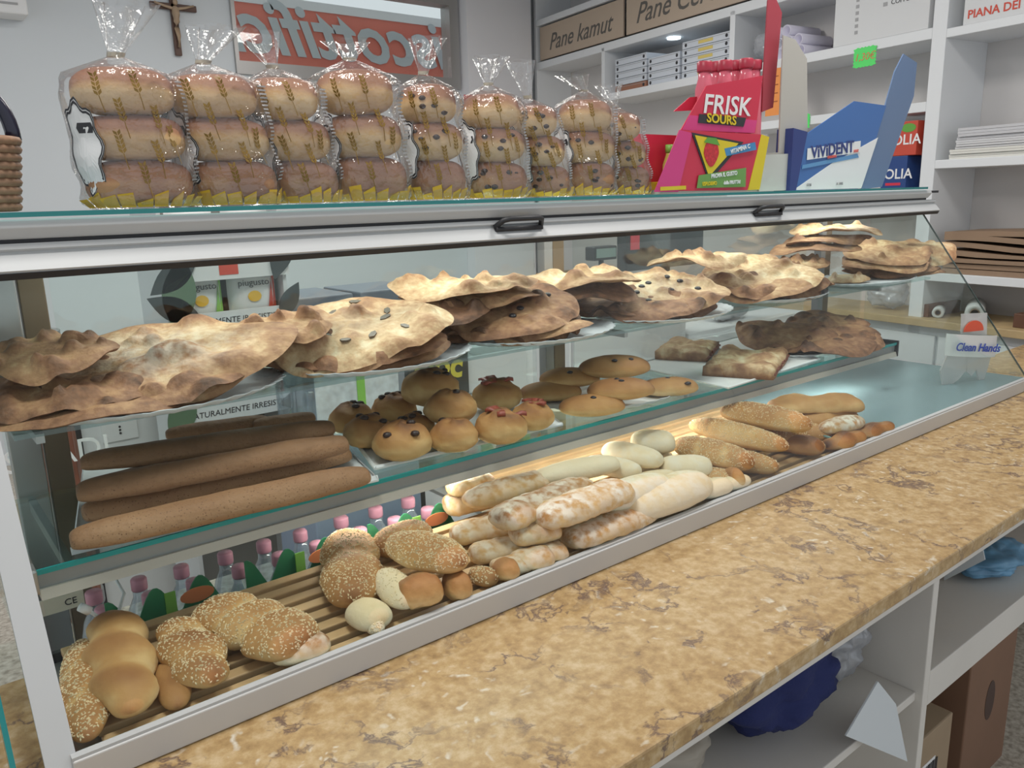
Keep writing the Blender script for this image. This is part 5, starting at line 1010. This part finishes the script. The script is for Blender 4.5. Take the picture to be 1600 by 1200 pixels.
a = at_y(1246, 297, yf+.02)-org; c = at_y(1345, 297, yf+.02)-org; MB().box((a.x, .02, .0005), (c.x-.02, .16, .05)).build('box_body', BLUE, vv)
zK = sp(1405, 296)[1]
MB().box((0, u3, zK-.03), (DV, uc2, zK)).build('shelf', SW, SH)
for k, (p0, p1, mt, lb) in enumerate(((1386, 1426, mat('candy_blue', (.02, .06, .22), .45), 'dark blue sweets carton under the red and green one'), (1392, 1438, mat('candy_red', (.55, .07, .04), .45), 'red and green sweets carton stacked on the blue one'))):
    hk = (sp(1410, 190)[1] - zK) / 2; o, hw = sbox('candy_box', p0, p1, .0, .2, zK+.0005+k*hk, hk-.001, mt, lb, 'carton')
    text('GOLIA', 'lettering', PAPER, basis((-.001, 0, hk*.45), (0, -1, 0), (0, 0, 1)), hk*.42, o, bold=.001)
    if k: MB().prism([(-.001, -hw*.4+hw*.5*math.cos(q), hk*.8+hk*.13*math.sin(q)) for q in [2*PI*j/14 for j in range(14)]], (.0008, 0, 0)).build('leaf_print', mat('berry_leaf', (.12, .35, .05), .5), o)
    else: MB().box((-.001, -hw*.6, hk*.12), (-.0003, hw*.6, hk*.2)).build('red_line', RED, o)
# wicker basket at the far left of the glass
q = at_y(-12, 300, 1.5); bk = empty('wicker_basket', (q.x, 1.52, ZG), 0, 'round wicker basket with a dark glossy handle at the end of the top glass', 'basket')
WK = mat('wicker', (.30, .17, .10), .6, vary=.3, vscale=60); k_ = mpp(q); rb = 46*k_
for i in range(9):
    z = .008 + i*.0125; r = rb*(.72+.035*i); n = 40
    MB().tube([(r*math.cos(2*PI*j/n)*(1+.02*math.cos(j*PI+i*PI)), r*math.sin(2*PI*j/n)*(1+.02*math.cos(j*PI+i*PI)), z) for j in range(n+1)], .0075, 7, False).build('woven_row', WK, bk, True)
MB().lathe([(.01, .002), (rb*.7, .002), (rb*.7, .008), (.01, .008)], (0, 0, 0), 24).build('base', WK, bk)
HN = mat('dark_gloss', (.02, .02, .04), .2); MB().tube([(rb*.95*math.cos(PI*j/16), 0, .11 + .075*math.sin(PI*j/16)) for j in range(17)], .011, 12).build('handle', HN, bk, True)
# ============================================================ on the walls
c = at_y(272, 18, YW-.03); cx = empty('crucifix', (c.x, YW-.035, c.z-.28), 0, 'dark wooden crucifix with a pale figure on the grey wall', 'crucifix')
kk = mpp(c); arm = 35*kk; WD = mat('cross_wood', (.10, .05, .035), .5); FG = mat('carved_figure', (.42, .30, .20), .5)
MB().box((-.022, 0, 0), (.022, .025, .50)).build('upright_beam', WD, cx, bevel=.004); MB().box((-arm, 0, .29), (arm, .025, .33)).build('cross_beam', WD, cx, bevel=.004)
b = MB(); b.tube([(0, -.02, .05), (.006, -.022, .12), (-.004, -.03, .17), (0, -.026, .21), (0, -.028, .26), (0, -.022, .295), (0, -.02, .31)], [.009, .013, .017, .021, .026, .022, .010], 10); b.tube([(-arm*.85, -.012, .325), (-arm*.45, -.02, .305), (0, -.022, .29), (arm*.45, -.02, .305), (arm*.85, -.012, .325)], [.006, .008, .011, .008, .006], 8); b.lathe([(.002, .312), (.014, .32), (.017, .335), (.012, .35), (.002, .356)], (.004, -.026, 0), 10)
b.build('figure', FG, cx, True)
c = at_y(734, 158, YW-.13); o = MB().box((-.055, -.003, -.05), (.055, 0, .05)).build('fire_sign', mat('sign_red', (.70, .03, .05), .5)); o.location = (c.x, YW-.122, c.z); tag(o, 'red square safety sign with a white symbol on the pillar', 'sign')
MB().box((-.012, -.0042, -.03), (.012, -.0032, .01)).lathe([(.014, 0), (.014, .002)], (0, -.0042, .012), 10).build('symbol', PAPER, o)
c = at_y(20, 10, YW-.1); o = empty('wall_unit', (c.x-.3, YW-.1, c.z-.06), 0, 'white wall-mounted unit near the ceiling at the wall end', 'wall unit')
e = at_y(45, 22, YW-.2); MB().box((-.5, -.1, .0), (e.x-c.x+.3, .095, .3)).build('housing', PAPER, o, bevel=.01); MB().box((-.5, -.105, .05), (e.x-c.x+.25, -.1002, .062)).build('slot', GREYP, o)
# gloves dispenser inside the front glass
zg0 = 1.085; c = at_pl(1515, 545, Vector((0, gy(1.085)+.03, 1.085)), Vector((0, 1, -.69)).normalized()); gd = empty('glove_dispenser', c, -.35, 'translucent disposable gloves hanging from a white band printed in blue', 'gloves')
kg = mpp(c); GLV = clear_mat('glove_film', tint=(.9, .9, .9), gloss=.05, rough=.3, edge=.3, bump=.6, bscale=40, haze=.45, hazecol=(.74, .71, .69))
def gp(px, py): return ((px-1515)*kg, (545-py)*kg)
def glove(pts, name, off):
    n = len(pts); P = [(gp(*p)[0], off, gp(*p)[1]) for p in pts]; MB().prism(P, (0, .006, 0)).build(name, GLV, gd)
glove([(1475, 545), (1515, 556), (1512, 580), (1500, 592), (1485, 600), (1468, 598), (1461, 575)], 'glove', 0); glove([(1513, 556), (1566, 545), (1558, 580), (1553, 598), (1542, 598), (1535, 580), (1526, 590), (1515, 582)], 'glove', .002)
V = []; n = 24
for t_ in range(n+1):
    a = PI*.05 + PI*.9*t_/n; x = -math.cos(a)*.5*104*kg; y = -math.sin(a)*.03
    V += [(x, y, gp(0, 556)[1] + .3*x*-.35), (x, y, gp(0, 522)[1] + .3*x*-.35), (x, y+.003, gp(0, 556)[1] + .3*x*-.35), (x, y+.003, gp(0, 522)[1] + .3*x*-.35)]
f = []
for k in range(n): q = 4*k; f += [(q, q+4, q+5, q+1), (q+6, q+2, q+3, q+7), (q+1, q+5, q+7, q+3), (q, q+2, q+6, q+4)]
mesh('band', V, f + [(0, 1, 3, 2), (4*n, 4*n+2, 4*n+3, 4*n+1)], mat('band_white', (.72, .72, .70), .5), gd)
text('Clean Hands', 'lettering', mat('band_blue', (.03, .07, .40), .5), basis((0, -.0335, gp(0, 541)[1]), (1, 0, -.105), (.105, 0, 1)), 17.5*kg, gd, bold=.0008, shear=.15, extrude=.0005)
MB().prism([(gp(1526, 0)[0]+20*kg*math.cos(a), .012, gp(0, 519)[1]+17*kg*math.sin(a)) for a in [PI*k/16 for k in range(17)]], (0, .002, 0)).build('orange_disc', mat('disc_orange', (.78, .10, .04), .5), gd)
MB().prism([(gp(*p)[0], .016, gp(*p)[1]) for p in ((1502, 522), (1556, 528), (1552, 492), (1500, 490))], (0, .003, 0)).build('backing', GLV, gd)
# ============================================================ in the open shelves under the marble
zs0 = zsh + .0105; zs1 = zsh + .0555
def low(px, py, z): return at_z(px, py, z)
NAVYC = mat('navy_cloth', (.012, .02, .10), .85, bump=.4, bscale=90)
c = low(1215, 1150, zs0); crumple('blue_cloth', (c.x, max(c.y, .80), zs0), .14, .12, .10, NAVYC, 'crumpled navy blue cloth on the lower shelf under the marble', 'cloth', 5)
c = low(1335, 1100, zs0); crumple('clear_bag', (c.x, max(c.y, .82), zs0), .10, .11, .085, FOIL, 'crumpled clear plastic bag beside the navy cloth', 'bag', 6)
c = low(1120, 1195, zs0); crumple('beige_bag', (c.x-.12, max(c.y, .9), zs0), .2, .14, .06, mat('beige_poly', (.38, .34, .28), .6), 'flat beige plastic bag behind the navy cloth', 'bag', 7)
q0 = at_y(1375, 1080, .66); o = MB().prism([at_y(1372, 1065, .628), at_y(1322, 1150, .626), at_y(1418, 1190, .626), at_y(1400, 1100, .628)], (.0, .003, 0)).build('white_tissue', mat('tissue', (.62, .66, .68), .7)); tag(o, 'pointed piece of white tissue hanging over the shelf edge', 'tissue')
XP = Vector((at_y(1500, 985, .74).x, 0, 0)); PP = [at_pl(*q, XP, Vector((1, 0, 0))) for q in ((1464, 1015), (1526, 988), (1514, 930), (1500, 893), (1466, 900))]; dz = zs1 + .0005 - min(p.z for p in PP)
o = MB().prism([p + Vector((0, 0, dz)) for p in PP], (.003, 0, 0)).build('paper_sheet', mat('tissue', (.62, .66, .68), .7)); tag(o, 'torn sheet of white paper standing against the upright', 'paper')
c = low(1560, 895, zs1); o = crumple('snack_packet', (c.x, max(c.y, .75), zs1), .12, .08, .035, mat('packet_blue', (.16, .36, .55), .35, vary=.5, vscale=9), 'pink and blue snack packet lying on the shelf', 'packet', 14)
c = low(1605, 845, zs1); crumple('brown_pouch', (c.x+.05, 1.0, zs1), .14, .07, .06, mat('taupe_poly', (.16, .13, .11), .6), 'dark taupe pouch behind the snack packet', 'pouch', 15)
KB = mat('carton_brown', (.21, .115, .07), .7, vary=.08, vscale=5); KB2 = mat('carton_tan', (.34, .25, .16), .7, vary=.08, vscale=5)
def carton(px, py, y, w2, d2, h2, mt, label, bar):
    c = at_y(px, py, y); o = empty('cardboard_box', (c.x, y, 0), .0, label, 'cardboard box'); MB().box((0, 0, 0), (w2, d2, h2)).build('body', mt, o, bevel=.004)
    MB().box((.0, d2*.49, h2), (w2, d2*.51, h2+.001)).build('tape', mat('tape', (.30, .22, .14), .3), o)
    if bar:
        lab = MB().box((.02, -.0015, h2*.5), (w2*.62, -.0003, h2*.78)).build('label', PAPER, o)
        for k in range(16): MB().box((.03+k*.0075, -.003, h2*.62), (.033+k*.0075+.002*(k % 3 == 0), -.0018, h2*.76)).build('bar', INK, lab)
    else: MB().prism([(w2*.5+.03*math.cos(a), -.001, h2*.6+.06*math.sin(a)) for a in [2*PI*k/20 for k in range(20)]], (0, .0008, 0)).build('printed_mark', mat('box_ink', (.07, .04, .03), .7), o)
    return o
carton(1425, 1150, .70, .22, .28, .36, KB2, 'tan cardboard box with a white barcode label under the counter', True)
carton(1512, 1100, .72, .30, .3, .42, KB, 'brown cardboard box with a printed mark under the counter', False)
